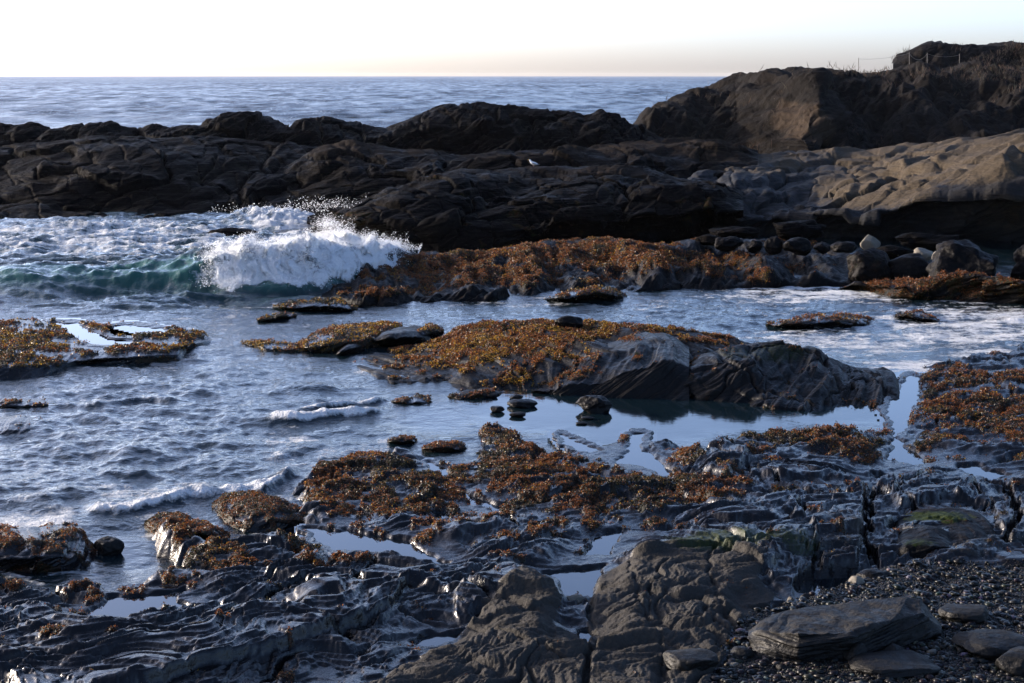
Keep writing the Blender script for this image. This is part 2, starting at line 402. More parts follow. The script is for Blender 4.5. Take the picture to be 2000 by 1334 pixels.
RAISE = [(.16, [(-700,1380),(-300,1350),(60,1290),(250,1240),(440,1200),(560,1170),(700,1150),(800,1162),(760,1205),(640,1246),(560,1284),(380,1335),(200,1400),(-100,1480),(-700,1560)]),
  (.10, [(520,1120),(620,1097),(760,1087),(860,1112),(1000,1120),(1090,1150),(1060,1178),(900,1168),(800,1152),(640,1142)]),
  (.12, [(1585,1030),(1640,985),(1690,962),(1690,1060),(1664,1118),(1606,1108)]),
  (.11, [(1180,1085),(1300,1050),(1450,1045),(1590,1055),(1588,1110),(1545,1152),(1500,1125),(1400,1078),(1262,1092)]),
  (.12, [(1715,965),(1800,932),(1900,952),(2000,930),(2300,940),(2300,1066),(1965,1072),(1940,1000),(1860,986),(1760,1004)]),
  (.13, [(1262,858),(1380,868),(1458,888),(1456,925),(1420,946),(1330,926),(1282,886)]),
  (.08, [(880,1180),(960,1140),(1080,1140),(1095,1190),(1000,1215),(900,1220)]),
  (.09, [(1250,990),(1420,965),(1560,985),(1570,1020),(1420,1030),(1280,1030)]),
  (.08, [(1440,900),(1600,880),(1720,890),(1730,930),(1600,945),(1470,940)])]
CRACKS = [([(1702,935),(1694,1000),(1688,1060),(1722,1112)], 12, .2), ([(1162,1120),(1150,1190),(1168,1250),(1144,1330),(1150,1420)], 9, .13), ([(1965,955),(1990,1020),(1962,1075)], 12, .2),
  ([(1440,1236),(1400,1180),(1380,1110),(1400,1078)], 6, .04), ([(780,1200),(900,1215),(1000,1260),(1100,1300)], 7, .08), ([(480,1170),(600,1130),(700,1128)], 7, .1), ([(1230,1100),(1250,1190),(1300,1290),(1310,1400)], 6, .03)]
def shelf_height(X, Y):
    zr = zref(Y); px, py = proj(X, Y, zr)
    wx = fbm2(X * .5, Y * .5, 3, 1); wy = fbm2(X * .5, Y * .5, 3, 5)
    d = sdf(LAND, px, py, 2.2) + 26 * fbm2(X * .9, Y * .9, 4, 61)
    L = ss(-40, 34, d)
    s = X * SA - Y * CA + .55 * wx; t = X * CA + Y * SA + .4 * wy
    def saw(v, sharp=.8):
        f = v - np.floor(v); return np.where(f < sharp, f / sharp, (1 - f) / (1 - sharp)) - .5
    m1 = .5 + .5 * np.clip(1.6 * n2(X * .35, Y * .35, 9), -1, 1)
    h = .085 * saw(s / .95 + .3 * n2(t * .5, s * .3, 2)) * (.4 + m1) + .050 * saw(s / .37 + .35 * n2(t * .9, s, 3), .7) * (1.2 - m1 * .6)
    h += .014 * saw(s / .13 + .5 * n2(t * 2, s * 2, 4), .6)
    h += .050 * bil2(s * 1.5, t * .75, 4, 40, .55) + .018 * bil2(s * 4.2, t * 2.2, 3, 47, .55)
    h += .006 * fbm2(X * 7, Y * 7, 3, 44, .6)
    h += .07 * fbm2(X * .45, Y * .45, 2, 50)
    c, cid = cell2(s * .62 + .25 * wx, t * .42 + .25 * wy, 3)
    h += (cid - .5) * .17 - .15 * (1 - ss(0, .09, c))
    c2, cid2 = cell2(s * 1.9 + .3 * wy, t * 1.1 + .3 * wx, 8)
    h += (cid2 - .5) * .03 - .04 * (1 - ss(0, .12, c2)) * m1
    st = .05; hb = (h - .11 * s) / st + .5 * n2(s * 2, t * 2, 130); fr = hb - np.floor(hb)
    h = h * .35 + .65 * (st * (np.floor(hb) + ss(.62, 1, fr)) + .11 * s)
    c3 = np.abs(n2(s * .5 + .08 * wx, t * .16, 140)); h -= .12 * (1 - ss(0, .035, c3)) * (m1 > .3)
    far = ss(23, 31, Y); h *= 1 - .25 * far
    tan = ss(-16, 10, sdf(TAN, px, py, 2.2) + 16 * fbm2(X * 1.5, Y * 1.5, 3, 71))
    peb = ss(-14, 12, sdf(PEB, px, py, 2.2) + 22 * fbm2(X * 1.1, Y * 1.1, 3, 73))
    rt = .028 * bil2(s * 1.5, t * .9, 3, 80, .5) + .035 * fbm2(X * .9, Y * .9, 3, 81) + .013 * bil2(s * 6, t * 2.6, 4, 86, .6) + .006 * fbm2(X * 26, Y * 26, 2, 87)
    h = h * (1 - .45 * tan) + tan * (.07 + rt - .07 * (1 - ss(0, .07, np.abs(n2(s * .42 + .2 * wx, t * .3 + .2 * wy, 91)))))
    h = h * (1 - .85 * peb) + peb * (.02 + .012 * fbm2(X * 9, Y * 9, 3, 83))
    wob = 9 * fbm2(X * 2.2, Y * 2.2, 3, 160)
    for dh, po in RAISE:
        a = np.array(po); bb = (px > a[:, 0].min() - 30) & (px < a[:, 0].max() + 30) & (py > a[:, 1].min() - 20) & (py < a[:, 1].max() + 20)
        if bb.any(): h[bb] += dh * ss(-5, 5, sdf(po, px[bb], py[bb], 3.) + wob[bb]) * 1.3
    for po, wd, dp_ in CRACKS:
        a = np.array(po, float); bb = (px > a[:, 0].min() - 40) & (px < a[:, 0].max() + 40) & (py > a[:, 1].min() - 20) & (py < a[:, 1].max() + 20)
        if not bb.any(): continue
        qx, qy = px[bb] + wob[bb], py[bb] * 2; dm = np.full(qx.shape, 1e9)
        for i in range(len(a) - 1):
            p0 = a[i] * [1, 2]; e = a[i + 1] * [1, 2] - p0; t_ = np.clip(((qx - p0[0]) * e[0] + (qy - p0[1]) * e[1]) / (e @ e), 0, 1)
            dm = np.minimum(dm, np.hypot(qx - p0[0] - e[0] * t_, qy - p0[1] - e[1] * t_))
        h[bb] -= 1.3 * dp_ * (1 - ss(.3 * wd, wd, dm))
    z = -.55 + (zr + .02 + .55) * L + .72 * h * ss(.25, 1, L)
    return z, px, py, L, tan, peb, cid
SHW = [(740,915,130,45),(690,960,110,40),(950,860,90,45),(1000,900,140,60),(1080,950,190,60),(860,945,120,40),(1250,960,200,40),(1080,850,80,20),(1200,850,60,18),(640,930,60,30),(760,1020,150,20,.5),(900,1010,160,24,.6),(1100,1020,150,22,.55),(1250,1000,130,28,.8),(1150,960,240,50,1),(760,985,200,30,.9),(1330,900,60,20,.7),(820,1035,120,14,.5),(1050,1045,160,16,.5),(960,1060,120,10,.45),(700,1050,60,8,.45),
  (1560,850,190,34),(1660,880,90,40),(1700,835,60,22),(1400,870,80,14,.7),(1860,745,120,40,.8),(1900,800,160,45),(1980,840,120,30),(1850,860,90,22,.8),(1980,745,80,30,.7),
  (510,1000,95,42),(360,1035,60,32),(400,1085,90,32),(450,1100,60,20),(590,1060,55,20),(650,1108,130,12,.8),(80,1060,130,28),(160,1150,60,18,.8),(240,1140,80,14,.6),(40,1145,90,18,.6),(350,1120,70,14,.6),(560,1100,60,14,.7),(880,1130,60,14,.45),
  (1380,950,110,22,.9),(1450,975,90,12,.5),(1600,960,120,12,.4),(1490,900,60,15,.6),(980,1090,60,10,.4),(520,1140,120,10,.4)]
SHO = [(1060,960,220,60),(700,960,120,40),(960,870,80,30),(480,1010,60,30),(1600,860,100,30),(1830,870,80,20),(1380,960,80,16)]
gx, gy = np.meshgrid(np.arange(-320, 2321, 1.95), np.concatenate([np.arange(1600, 1400, -4), np.arange(1400, 600, -1.25), np.arange(600, 585, -2.5)]))
G = at_z(gx, gy, .15); X, Y = G[..., 0], G[..., 1]
z, px, py, L, tanm, pebm, cid = shelf_height(X, Y)
P = np.stack([X, Y, z], -1)
carve(P, POOLS)
weed = blobs(px, py, SHW)
wn = fbm2(X * 1.6, Y * 1.6, 4, 101, .6)
wf = fbm2(X * 4.2, Y * 4.2, 3, 107, .6)
dens = ss(.34, .62, weed + .8 * wn - .16) * ss(-.30, .12, wf + .35 * (weed - .6)) * ss(.35, .8, L) * (1 - pebm) * (1 - ss(.3, .7, tanm) * .9)
relief = P[..., 2] - zref(Y)
dens *= ss(-.10, .0, relief + .06)
for p in POOLS:
    a, b = proj(X, Y, p['z']); q = (np.abs(a - 1000) < 1500) & (P[..., 2] < p['z'] + .01)
    arr = np.array(p['poly']); bb = q & (a > arr[:, 0].min() - 20) & (a < arr[:, 0].max() + 20) & (b > arr[:, 1].min() - 8) & (b < arr[:, 1].max() + 8)
    dens[bb] = 0
P[..., 2] += dens * (.025 + .03 * np.abs(fbm2(X * 6, Y * 6, 3, 111)))
moss = blobs(px, py, [(1420,1075,170,26,1),(1560,1080,60,20,.8),(1180,1180,60,12,.3)]) 
Pd = P.copy()
o = grid_mesh('rock_shelf', P, M['shelf'], {'weed': dens, 'dry': np.clip(tanm * 1.0 + (.45 * ss(.02, .12, relief) * ss(24, 18, Y) + .3 * fbm2(X * .8, Y * .8, 3, 150)) * ss(-2.5, 1.5, X), 0, 1) * (1 - pebm), 'moss': moss * .8})
o['kind'] = 'structure'; o['label'] = 'dark wet tide-washed rock shelf'
oliveness = float(.3)
near = Y < 22.5
scatter(P, dens * near, 7500, .030, .035, .10, .30, 1)
scatter(P, dens * (Y >= 22.5) * (Y < 28), 5200, .036, .04, .10, .42, 2)
scatter(P, dens * (Y >= 28), 3000, .045, .05, .12, .30, 3)
flush_weed('shelf_seaweed', 'rusty brown and olive seaweed turf covering the near rock shelf')
build_pools_list = list(POOLS); build_pools(); POOLS.clear()
SHELF = (X[0], Y[:, 0])
def shelf_z(x, y):
    return float(shelf_height(np.array([[x]], float), np.array([[y]], float))[0][0, 0])

# pebbles
def pebbles(n, seed):
    r = np.random.default_rng(seed)
    t = (1 + 5 ** .5) / 2
    iv = np.array([(-1,t,0),(1,t,0),(-1,-t,0),(1,-t,0),(0,-1,t),(0,1,t),(0,-1,-t),(0,1,-t),(t,0,-1),(t,0,1),(-t,0,-1),(-t,0,1)], float); iv /= np.linalg.norm(iv[0])
    fc = np.array([(0,11,5),(0,5,1),(0,1,7),(0,7,10),(0,10,11),(1,5,9),(5,11,4),(11,10,2),(10,7,6),(7,1,8),(3,9,4),(3,4,2),(3,2,6),(3,6,8),(3,8,9),(4,9,5),(2,4,11),(6,2,10),(8,6,7),(9,8,1)])
    k = r.random((n * 4, 2)); qx = 1290 + k[:, 0] * 900; qy = 1100 + k[:, 1] * 330
    pp = at_z(qx, qy, .27); x, y = pp[:, 0], pp[:, 1]
    z, a, b, L_, tn, pb, _ = shelf_height(x, y)
    ok = np.where(r.random(len(x)) < pb * (1 - .5 * tn) - .1)[0][:n]; x, y, z = x[ok], y[ok], z[ok]; n = len(ok)
    s = .005 + .007 * r.random(n) ** 2 + .035 * (r.random(n) < .03) * r.random(n)
    sc = s[:, None] * np.stack([1 + .5 * r.random(n), 1 + .5 * r.random(n), .55 + .3 * r.random(n)], -1)
    th = r.random(n) * 6.28; c, s_ = np.cos(th), np.sin(th)
    V = iv[None] * sc[:, None] * (1 + .18 * r.normal(size=(n, 12, 1)))
    V = np.stack([V[..., 0] * c[:, None] - V[..., 1] * s_[:, None], V[..., 0] * s_[:, None] + V[..., 1] * c[:, None], V[..., 2]], -1)
    V += np.stack([x, y, z + s * .35], -1)[:, None]
    g = .004 + .012 * r.random(n) ** 2 + .06 * (r.random(n) < .05); col = g[:, None] * np.array([1, .93, .86]) * (1 + .15 * r.normal(size=(n, 3)))
    Fq = (fc[None] + (np.arange(n) * 12)[:, None, None]).reshape(-1, 3)
    o = raw_mesh('beach_pebbles', V.reshape(-1, 3), Fq, M['pebble'], cols={'col': np.clip(np.repeat(col, 12, 0), .004, .5)})
    tag(o, 'fine dark wet pebbles covering the beach at lower right', 'pebbles', kind='stuff')
pebbles(120000, 5)
# ------------------------------------------------------------------ lofted rock masses: control lines traced at their own distances
def line_pts(spec, xs):
    a = np.array(spec['p'], float); py = np.interp(xs, a[:, 0], a[:, 1])
    if 'z' in spec:
        zz = spec['z']; zz = np.interp(xs, [q[0] for q in zz], [q[1] for q in zz]) if isinstance(zz, list) else np.full(len(xs), float(zz))
        return at_z(xs, py, zz)
    yy = spec['Y']; yy = np.interp(xs, [q[0] for q in yy], [q[1] for q in yy]) if isinstance(yy, list) else np.full(len(xs), float(yy))
    return at_y(xs, py, yy)
def loft(name, mat, x0, x1, lines, step=2., rows=1.3, back=(1.5, -.6), front=-.5, amp=.1, scale=1., lay=.1, layf=2.5, dip=(-.40, -.05, .9), seed=0, warp=.15, saw=None, blocks=None,
         base_amp=0, weedf=None, drylitf=None, mossf=None, weedp=None, pools=None, smooth=.35, zmin=None, parent=None, dens_gain=1.):
    xs = np.arange(x0, x1 + step, step)
    Ls = [line_pts(l, xs) for l in lines]
    f0 = Ls[0].copy(); f0[:, 2] = f0[:, 2] + front; f0[:, 1] -= .05
    bk = Ls[-1].copy(); bk[:, 0] *= 1 + back[0] / bk[:, 1:2].mean(); bk[:, 1] += back[0]; bk[:, 2] = Ls[-1][:, 2] * .0 + back[1] if back[1] is not None else bk[:, 2]
    b0 = Ls[-1].copy(); b0[:, 0] *= 1 + back[0] * .35 / b0[:, 1:2].mean(); b0[:, 1] += back[0] * .35; b0[:, 2] = Ls[-1][:, 2] - .10 * np.abs(Ls[-1][:, 2] - bk[:, 2])
    Ls = [f0] + Ls + [b0, bk]
    out = []
    for i in range(len(Ls) - 1):
        a, b = Ls[i], Ls[i + 1]
        pa = np.array(proj(*a.T)); pb = np.array(proj(*b.T))
        if i in (0, len(Ls) - 2): n = 10
        elif i == len(Ls) - 3: n = 8
        else: n = int(max(6, np.abs(pb[1] - pa[1]).max() / rows, np.abs(b[:, 1] - a[:, 1]).max() / 1.5))
        t = (np.arange(n) / n)[:, None, None]
        out.append(a[None] * (1 - t) + b[None] * t)
    out.append(Ls[-1][None])
    P = np.concatenate(out, 0)
    # soften creases between control lines a little
    k = 5
    for _ in range(int(smooth * 10)):
        Q = P.copy(); Q[1:-1] = .25 * P[:-2] + .5 * P[1:-1] + .25 * P[2:]; P = Q
    nrm = grid_normals(P)
    if nrm[..., 1].mean() > 0.6: nrm = -nrm
    nrm = np.where((nrm[..., 2:3] < 0) & (np.abs(nrm[..., 1:2]) < .9), -nrm, nrm)
    # faces that look at the camera must push towards it
    view = P - np.array([0, 0, HC]); flip = (nrm * view).sum(-1, keepdims=True) > 0
    steep = np.abs(nrm[..., 2:3]) < .25
    nrm = np.where(flip & steep & (P[..., 1:2] <= Ls[-3][None, :, 1:2]), -nrm, nrm)
    x, y, z = P[..., 0], P[..., 1], P[..., 2]
    dp = np.array(dip) / np.linalg.norm(dip)
    w = .35 * fbm3(x / scale * .5, y / scale * .5, z / scale * .5, 3, seed)
    b = (x * dp[0] + y * dp[1] + z * dp[2]) + w * warp * scale
    D = lay * layer1(b * layf / scale, seed * 13 % 97) * (.6 + .8 * np.abs(fbm3(x * .4 / scale, y * .4 / scale, z * .4 / scale, 2, seed + 3)))
    D = D + amp * .45 * fbm3(x / scale, y / scale, z * 1.6 / scale, 6, seed + 5, .55) + amp * 1.1 * fbm3(x * .28 / scale, y * .4 / scale, b * 2.2 / scale, 4, seed + 6, .5)
    D = D + amp * .8 * bil2(b * 1.8 / scale, (x * .9 + y * .4) / scale * .28, 4, seed + 9, .55)
    if base_amp: D = D + base_amp * fbm3(x * .22 / scale, y * .22 / scale, z * .22 / scale, 3, seed + 7)
    if blocks:
        fu, fb = blocks; cw = .25 * fbm3(x / scale, y / scale, z / scale, 2, seed + 41)
        cb, ci = cell2((x * .9 + y * .45) * fu / scale + cw, b * fb / scale + cw, seed + 40)
        D = D + lay * .75 * (ci - .5) - lay * .5 * (1 - ss(0, .10, cb))
        cb, ci = cell2((x * .9 + y * .45) * fu * 3 / scale + cw, b * fb * 2.6 / scale + cw, seed + 43)
        D = D + lay * .28 * (ci - .5) - lay * .16 * (1 - ss(0, .12, cb))
    wE = ss(x0 - 2, x0 + 45, xs) * ss(x1 + 4, x1 - 45, xs); nrow = P.shape[0]
    wC = 1 - .5 * np.exp(-((np.arange(nrow) - (nrow - 19)) / 14.) ** 2)
    D = D - D[-19:-16].mean()
    D = D * (.15 + .85 * wE)[None, :] * wC[:, None]
    P = P + nrm * D[..., None]
    if saw:
        an, per, ha = saw; ca, sa = math.cos(math.radians(an)), math.sin(math.radians(an))
        q = (x * sa - y * ca + (z if False else 0)) / per + .45 * fbm2(x / per * .35, y / per * .35, 3, seed + 60); fr = q - np.floor(q)
        P[..., 2] += ha * np.where(fr < .8, fr / .8, (1 - fr) / .2) * (.45 + .9 * np.abs(n2(x / per * .4 + 9, y / per * .4, seed + 61))) * ss(0, .1, z)
        q = q * 2.7 + .3 * n2(x, y, seed + 62); fr = q - np.floor(q)
        P[..., 2] += ha * .12 * np.where(fr < .75, fr / .75, (1 - fr) / .25) * ss(0, .1, z)
    if pools: carve(P, pools, 6)
    px, py = proj(P[..., 0], P[..., 1], P[..., 2])
    at = {}
    nz2 = grid_normals(P)[..., 2]
    if weedf is not None:
        wv = blobs(px, py, weedf) if not callable(weedf) else weedf(px, py, P)
        wnz = fbm3(P[..., 0] * 1.3 / scale, P[..., 1] * 1.3 / scale, P[..., 2] * 1.3 / scale, 4, seed + 30, .6)
        wv = ss(.32, .62, wv + .95 * wnz - .12) * ss(-.32, .10, fbm3(P[..., 0] * 3.4 / scale, P[..., 1] * 3.4 / scale, P[..., 2] * 3.4 / scale, 3, seed + 33, .6) + .3 * (wv - .6))
        if pools:
            for p in pools:
                a, b_ = proj(P[..., 0], P[..., 1], p['z']); wv = np.where((sdf(p['poly'], a, b_) > -10) & (P[..., 2] < p['z'] + .012), 0, wv)
        P[..., 2] += wv * .03; at['weed'] = np.clip(wv * dens_gain, 0, 1)
        if weedp: scatter(P, wv * (P[..., 2] > .0), **weedp)
    if drylitf is not None: at['dry'] = drylitf(px, py, P, nz2)  # dry tone, also used to paint sunlit faces
    if mossf is not None: at['moss'] = blobs(px, py, mossf)
    o = grid_mesh(name, P, mat, at, parent=parent)
    return o, P
def L(p, **k): return dict(p=p, **k)

# --- middle outcrop: weedy hump, striped slab, big grey slab
oB, PB = loft('slab_rock', M['outcrop'], 1300, 1768, [
  L([(1300,772),(1400,786),(1500,802),(1600,806),(1700,802),(1768,788)], z=-.03),
  L([(1300,764),(1345,745),(1400,742),(1450,752),(1500,765),(1560,768),(1620,752),(1680,752),(1730,765),(1768,780)], Y=[(1300,32.0),(1450,31.6),(1500,31.2),(1600,31.3),(1700,31.7),(1768,31.9)]),
  L([(1300,760),(1345,722),(1400,700),(1460,705),(1500,722),(1560,722),(1620,722),(1680,738),(1730,752),(1768,776)], Y=[(1300,32.4),(1500,32.2),(1768,32.3)]),
  L([(1300,757),(1330,718),(1370,692),(1420,674),(1480,664),(1530,668),(1580,680),(1625,700),(1680,722),(1740,734),(1768,768)], Y=[(1300,33.0),(1480,33.6),(1768,33.0)])],
  amp=.07, lay=.13, layf=3.6, dip=(-.47,.0,.88), warp=.08, blocks=(.5,1.2), seed=2, step=1.9, rows=1.1, smooth=.15, back=(1.4,-.6), weedf=[(1350,715,60,20,.4)], weedp=dict(per_m2=1400, size=.045, up=.03, gold=.2, olive=.2, seed=22),
  mossf=[(1525,690,90,30,.55),(1440,690,60,20,.5)])
tag(oB, 'big grey layered slab rock sloping up right of the weedy hump, over dark still water', 'rock')
oS, PS = loft('slab_rock', M['outcrop'], 1040, 1345, [
  L([(1040,768),(1080,772),(1140,780),(1200,780),(1345,786)], z=-.03),
  L([(1040,764),(1100,760),(1160,745),(1230,722),(1300,706),(1345,716)], Y=[(1040,32.0),(1200,32.0),(1345,32.3)]),
  L([(1040,760),(1080,742),(1130,715),(1190,692),(1250,672),(1300,668),(1345,690)], Y=[(1040,33.2),(1345,33.9)]),
  L([(1040,758),(1080,735),(1130,705),(1190,670),(1240,650),(1300,652),(1345,676)], Y=[(1040,34.0),(1200,35.6),(1345,35.6)])],
  amp=.06, lay=.13, layf=6, dip=(-.50,.0,.86), warp=.08, seed=3, step=1.9, rows=1.1, smooth=.15, back=(1.2,-.6),
  weedf=[(1130,712,90,28,1,-28),(1240,700,60,12,.7,-28),(1200,660,60,16,.6)], weedp=dict(per_m2=2000, size=.045, up=.04, gold=.15, olive=.2, seed=23))
tag(oS, 'dark striped tilted slab in the middle of the outcrop with a rusty weed stripe', 'rock')
oA, PA = loft('weedy_rock', M['outcrop'], 690, 1480, [
  L([(690,716),(740,748),(800,756),(870,752),(900,768),(1000,768),(1080,770),(1300,775),(1480,700)], z=-.04),
  L([(690,710),(740,738),(800,746),(870,738),(920,748),(1000,738),(1080,742),(1300,740),(1480,690)], z=[(690,0),(900,.05),(1000,.14),(1480,.1)]),
  L([(690,704),(740,712),(800,712),(870,702),(920,700),(1000,700),(1080,705),(1200,700),(1300,690),(1400,685),(1480,682)], z=[(690,0.02),(800,.05),(900,.22),(1000,.36),(1200,.45),(1400,.3),(1480,.05)]),
  L([(690,698),(740,690),(800,680),(860,662),(900,646),(960,632),(1040,628),(1120,628),(1200,636),(1260,637),(1330,644),(1400,656),(1450,664),(1480,674)], z=[(690,0),(800,.04),(860,.18),(950,.46),(1050,.55),(1200,.5),(1330,.35),(1440,.2),(1480,0)])],
  amp=.075, lay=.07, layf=5, dip=(-.5,-.3,.8), seed=4, step=1.9, rows=1.1, back=(1.0,-.6), smooth=.25,
  weedf=[(960,660,170,46,1.3),(1060,650,150,34,1.2),(900,690,160,44,1.1),(1250,645,160,16,.9),(1400,662,80,14,.9),(1000,735,90,16,.8,-15),(780,715,80,30,.42),(850,700,80,30,.6),(930,762,50,8,.6),(1090,700,70,25,.8)],
  weedp=dict(per_m2=3200, size=.05, up=.05, gold=.55, olive=-.1, seed=24))
tag(oA, 'low hump of rock thick with orange and gold seaweed in the middle of the water', 'rock')
flush_weed('outcrop_seaweed', 'golden and orange seaweed growing over the middle outcrop')

# --- left reef with pools on top
LP = []
pool('reef_pool', 'bright triangular pool on top of the left reef', .20, [(100,632),(150,632),(200,648),(250,660),(290,672),(240,676),(178,672),(140,655)])
pool('reef_pool', 'bright pool at the far edge of the left reef', .20, [(205,641),(262,636),(325,645),(318,652),(260,656),(222,655)])
LP = list(POOLS); build_pools(); POOLS.clear()
oR, PR = loft('reef_rock', M['shelf'], -320, 412, [
  L([(-320,760),(-60,752),(60,745),(150,722),(155,716),(250,716),(352,708),(365,690),(412,672)], z=-.03),
  L([(-320,735),(-60,728),(60,720),(140,705),(170,702),(250,702),(345,696),(365,682),(412,668)], z=[(-320,.15),(140,.16),(350,.1),(412,0)]),
  L([(-320,706),(-60,700),(100,690),(200,686),(300,684),(350,682),(412,664)], z=[(-320,.22),(350,.19),(412,.02)]),
  L([(-320,614),(-100,618),(0,622),(100,628),(200,632),(300,640),(350,644),(390,650),(412,660)], z=[(-320,.28),(300,.22),(380,.12),(412,.0)])],
  amp=.035, lay=.03, layf=5, seed=6, step=2.2, rows=1.2, back=(.8,-.6), smooth=.2, pools=LP,
  weedf=[(-50,670,260,50,1.1),(150,640,120,10,1),(330,655,90,16,1),(300,680,120,12,.9),(60,710,130,14,.8),(300,705,80,8,.6)],
  weedp=dict(per_m2=1500, size=.06, up=.05, gold=.5, olive=.55, seed=26))
tag(oR, 'flat weed-covered reef at the left edge with bright pools on top', 'reef')
flush_weed('reef_seaweed', 'olive and brown seaweed matting the left reef')

# --- small islets
def islet(name, label, pts, h, seed, weed=1., gold=.3, olive=.35, size=.05, per=1800, mat='shelf', amp=.05, cat="rock", moss=None, zb=0.):
    """pts: (x, base y, crest y) left to right"""
    a = np.array(pts, float); x0, x1 = a[0, 0], a[-1, 0]; xm = (x0 + x1) / 2; w = (x1 - x0) / 2
    hz = [(x, h * (max(0, 1 - ((x - xm) / w) ** 2) ** .5) - .02 + zb) for x in np.linspace(x0, x1, 13)]
    hz6 = [(x, (z - zb) * .75 + zb) for x, z in hz]
    base = [(q[0], q[1]) for q in pts]; cr = [(q[0], q[2]) for q in pts]
    m1 = [(q[0], q[1] + (q[2] - q[1]) * .38) for q in pts]; m2 = [(q[0], q[1] + (q[2] - q[1]) * .7) for q in pts]
    o, P = loft(name, M[mat], x0, x1, [L(base, z=zb - .03), L(m1, z=hz6), L(m2, z=hz), L(cr, z=hz6)], amp=amp, lay=amp * .7, layf=6, seed=seed, step=1.9, rows=1.0,
                back=(.4, -.5), smooth=.2, weedf=lambda px, py, Q: np.full(px.shape, weed) * 1., weedp=dict(per_m2=per, size=size, up=size, gold=gold, olive=olive, seed=seed + 50) if weed > .2 else None, mossf=moss)
    tag(o, label, cat); return o
islet('weedy_islet', 'low dark islet just right of the foot of the breaking wave', [(532,602,600),(570,607,592),(620,607,586),(665,610,588),(698,606,602)], .22, 31, .6, .5, .5, .07, 900)
islet('weedy_islet', 'small weed clump in the water left of and below the dark islet', [(498,628,626),(535,628,616),(578,620,612),(586,618,616)], .12, 32, .7, .4, .5, .07, 900)
islet('weedy_islet', 'wet weedy rock in the channel in front of the long weedy ledge', [(1062,585,583),(1110,590,572),(1160,588,560),(1200,586,566),(1224,583,580)], .30, 33, .6, .4, .5, .07, 900)
islet('weedy_islet', 'long low rust-weed rock in the right channel', [(1495,636,634),(1560,642,622),(1620,642,614),(1690,640,618),(1708,632,628)], .22, 34, .7, .2, .2, .06, 1000)
islet('weedy_islet', 'smaller rust-weed rock in foam, right of the long low one', [(1738,620,618),(1770,625,610),(1800,630,606),(1838,630,626)], .16, 35, .7, .1, .2, .06, 1000)
islet('weedy_islet', 'flat yellow weed patch at the left end of the middle outcrop', [(472,672,670),(520,690,668),(560,692,672),(600,690,676)], .10, 36, .9, .8, .3, .055, 1500)
islet('weedy_islet', 'yellow weed rock mound left of the smooth grey rock', [(580,680,674),(610,690,655),(650,692,640),(700,688,634),(740,680,632),(785,650,634)], .30, 37, 1., .7, .25, .055, 1500)
islet('weedy_islet', 'yellow weed clump behind the smooth grey rock', [(800,665,655),(840,660,634),(866,650,646)], .26, 38, 1., .8, .2, .055, 1500)
islet('smooth_rock', 'smooth blue-grey wet rock between yellow weed clumps', [(718,674,668),(745,675,650),(780,675,638),(815,672,634),(836,668,640),(842,664,656)], .34, 39, .1, mat='outcrop', amp=.05)
islet('smooth_rock', 'small dark wedge rock below the yellow weed mound', [(655,695,692),(680,693,668),(705,686,662),(714,680,674)], .22, 40, .1, mat='outcrop', amp=.04)
islet('weedy_islet', 'thin weed-topped rock bar at the left edge below the reef', [(-60,800,780),(40,802,776),(90,800,782),(118,790,784)], .10, 41, .6, .1, .3, .05, 1200)
islet('weedy_islet', 'wet dark rock at the left edge below the rock bar', [(-60,856,812),(40,856,810),(86,842,818),(96,836,826)], .12, 42, .4, .2, .3, .05, 1200)
islet('weedy_rock', 'rust-weed rock with dark undercut at the lower left edge', [(-120,1122,1040),(20,1120,1030),(100,1126,1022),(160,1124,1026),(184,1112,1060),(192,1104,1092)], .34, 43, .62, .05, .15, .032, 4500, amp=.06)
islet('weedy_rock', 'low cone of olive and rust weed rising from the lagoon', [(414,1000,990),(440,1030,968),(480,1042,966),(540,1046,972),(600,1030,1000),(616,1020,1014)], .20, 44, 1.1, .05, .5, .032, 4500)
islet('weedy_rock', 'rust-weed mound left of the larger weed cone', [(282,1032,1026),(310,1052,1008),(350,1058,1004),(400,1064,1024),(448,1062,1046)], .20, 45, 1.1, .05, .35, .032, 4500)
flush_weed('islet_seaweed', 'gold, rust and olive seaweed on the small islets')

islet('weedy_islet', 'thin weedy rock strip in the still water left of the flat stones', [(764,788,786),(800,793,776),(838,792,776),(848,786,783)], .08, 46, .6, .05, .2, .045, 2000)
islet('weedy_islet', 'low dark reef tongue at the near foot of the weedy hump', [(872,776,774),(905,784,762),(950,780,758),(985,770,766)], .10, 47, .5, .05, .2, .045, 2000, mat='outcrop')
islet('weedy_islet', 'small rust-weed rock between lagoon and the shelf seaweed bed', [(756,868,866),(780,870,854),(806,868,856),(814,864,862)], .10, 48, .8, .05, .3, .04, 3000)
islet('weedy_islet', 'olive weed strip just above the shelf seaweed bed', [(824,882,878),(860,886,864),(900,882,866),(912,876,872)], .10, 49, .8, .05, .5, .04, 3000)
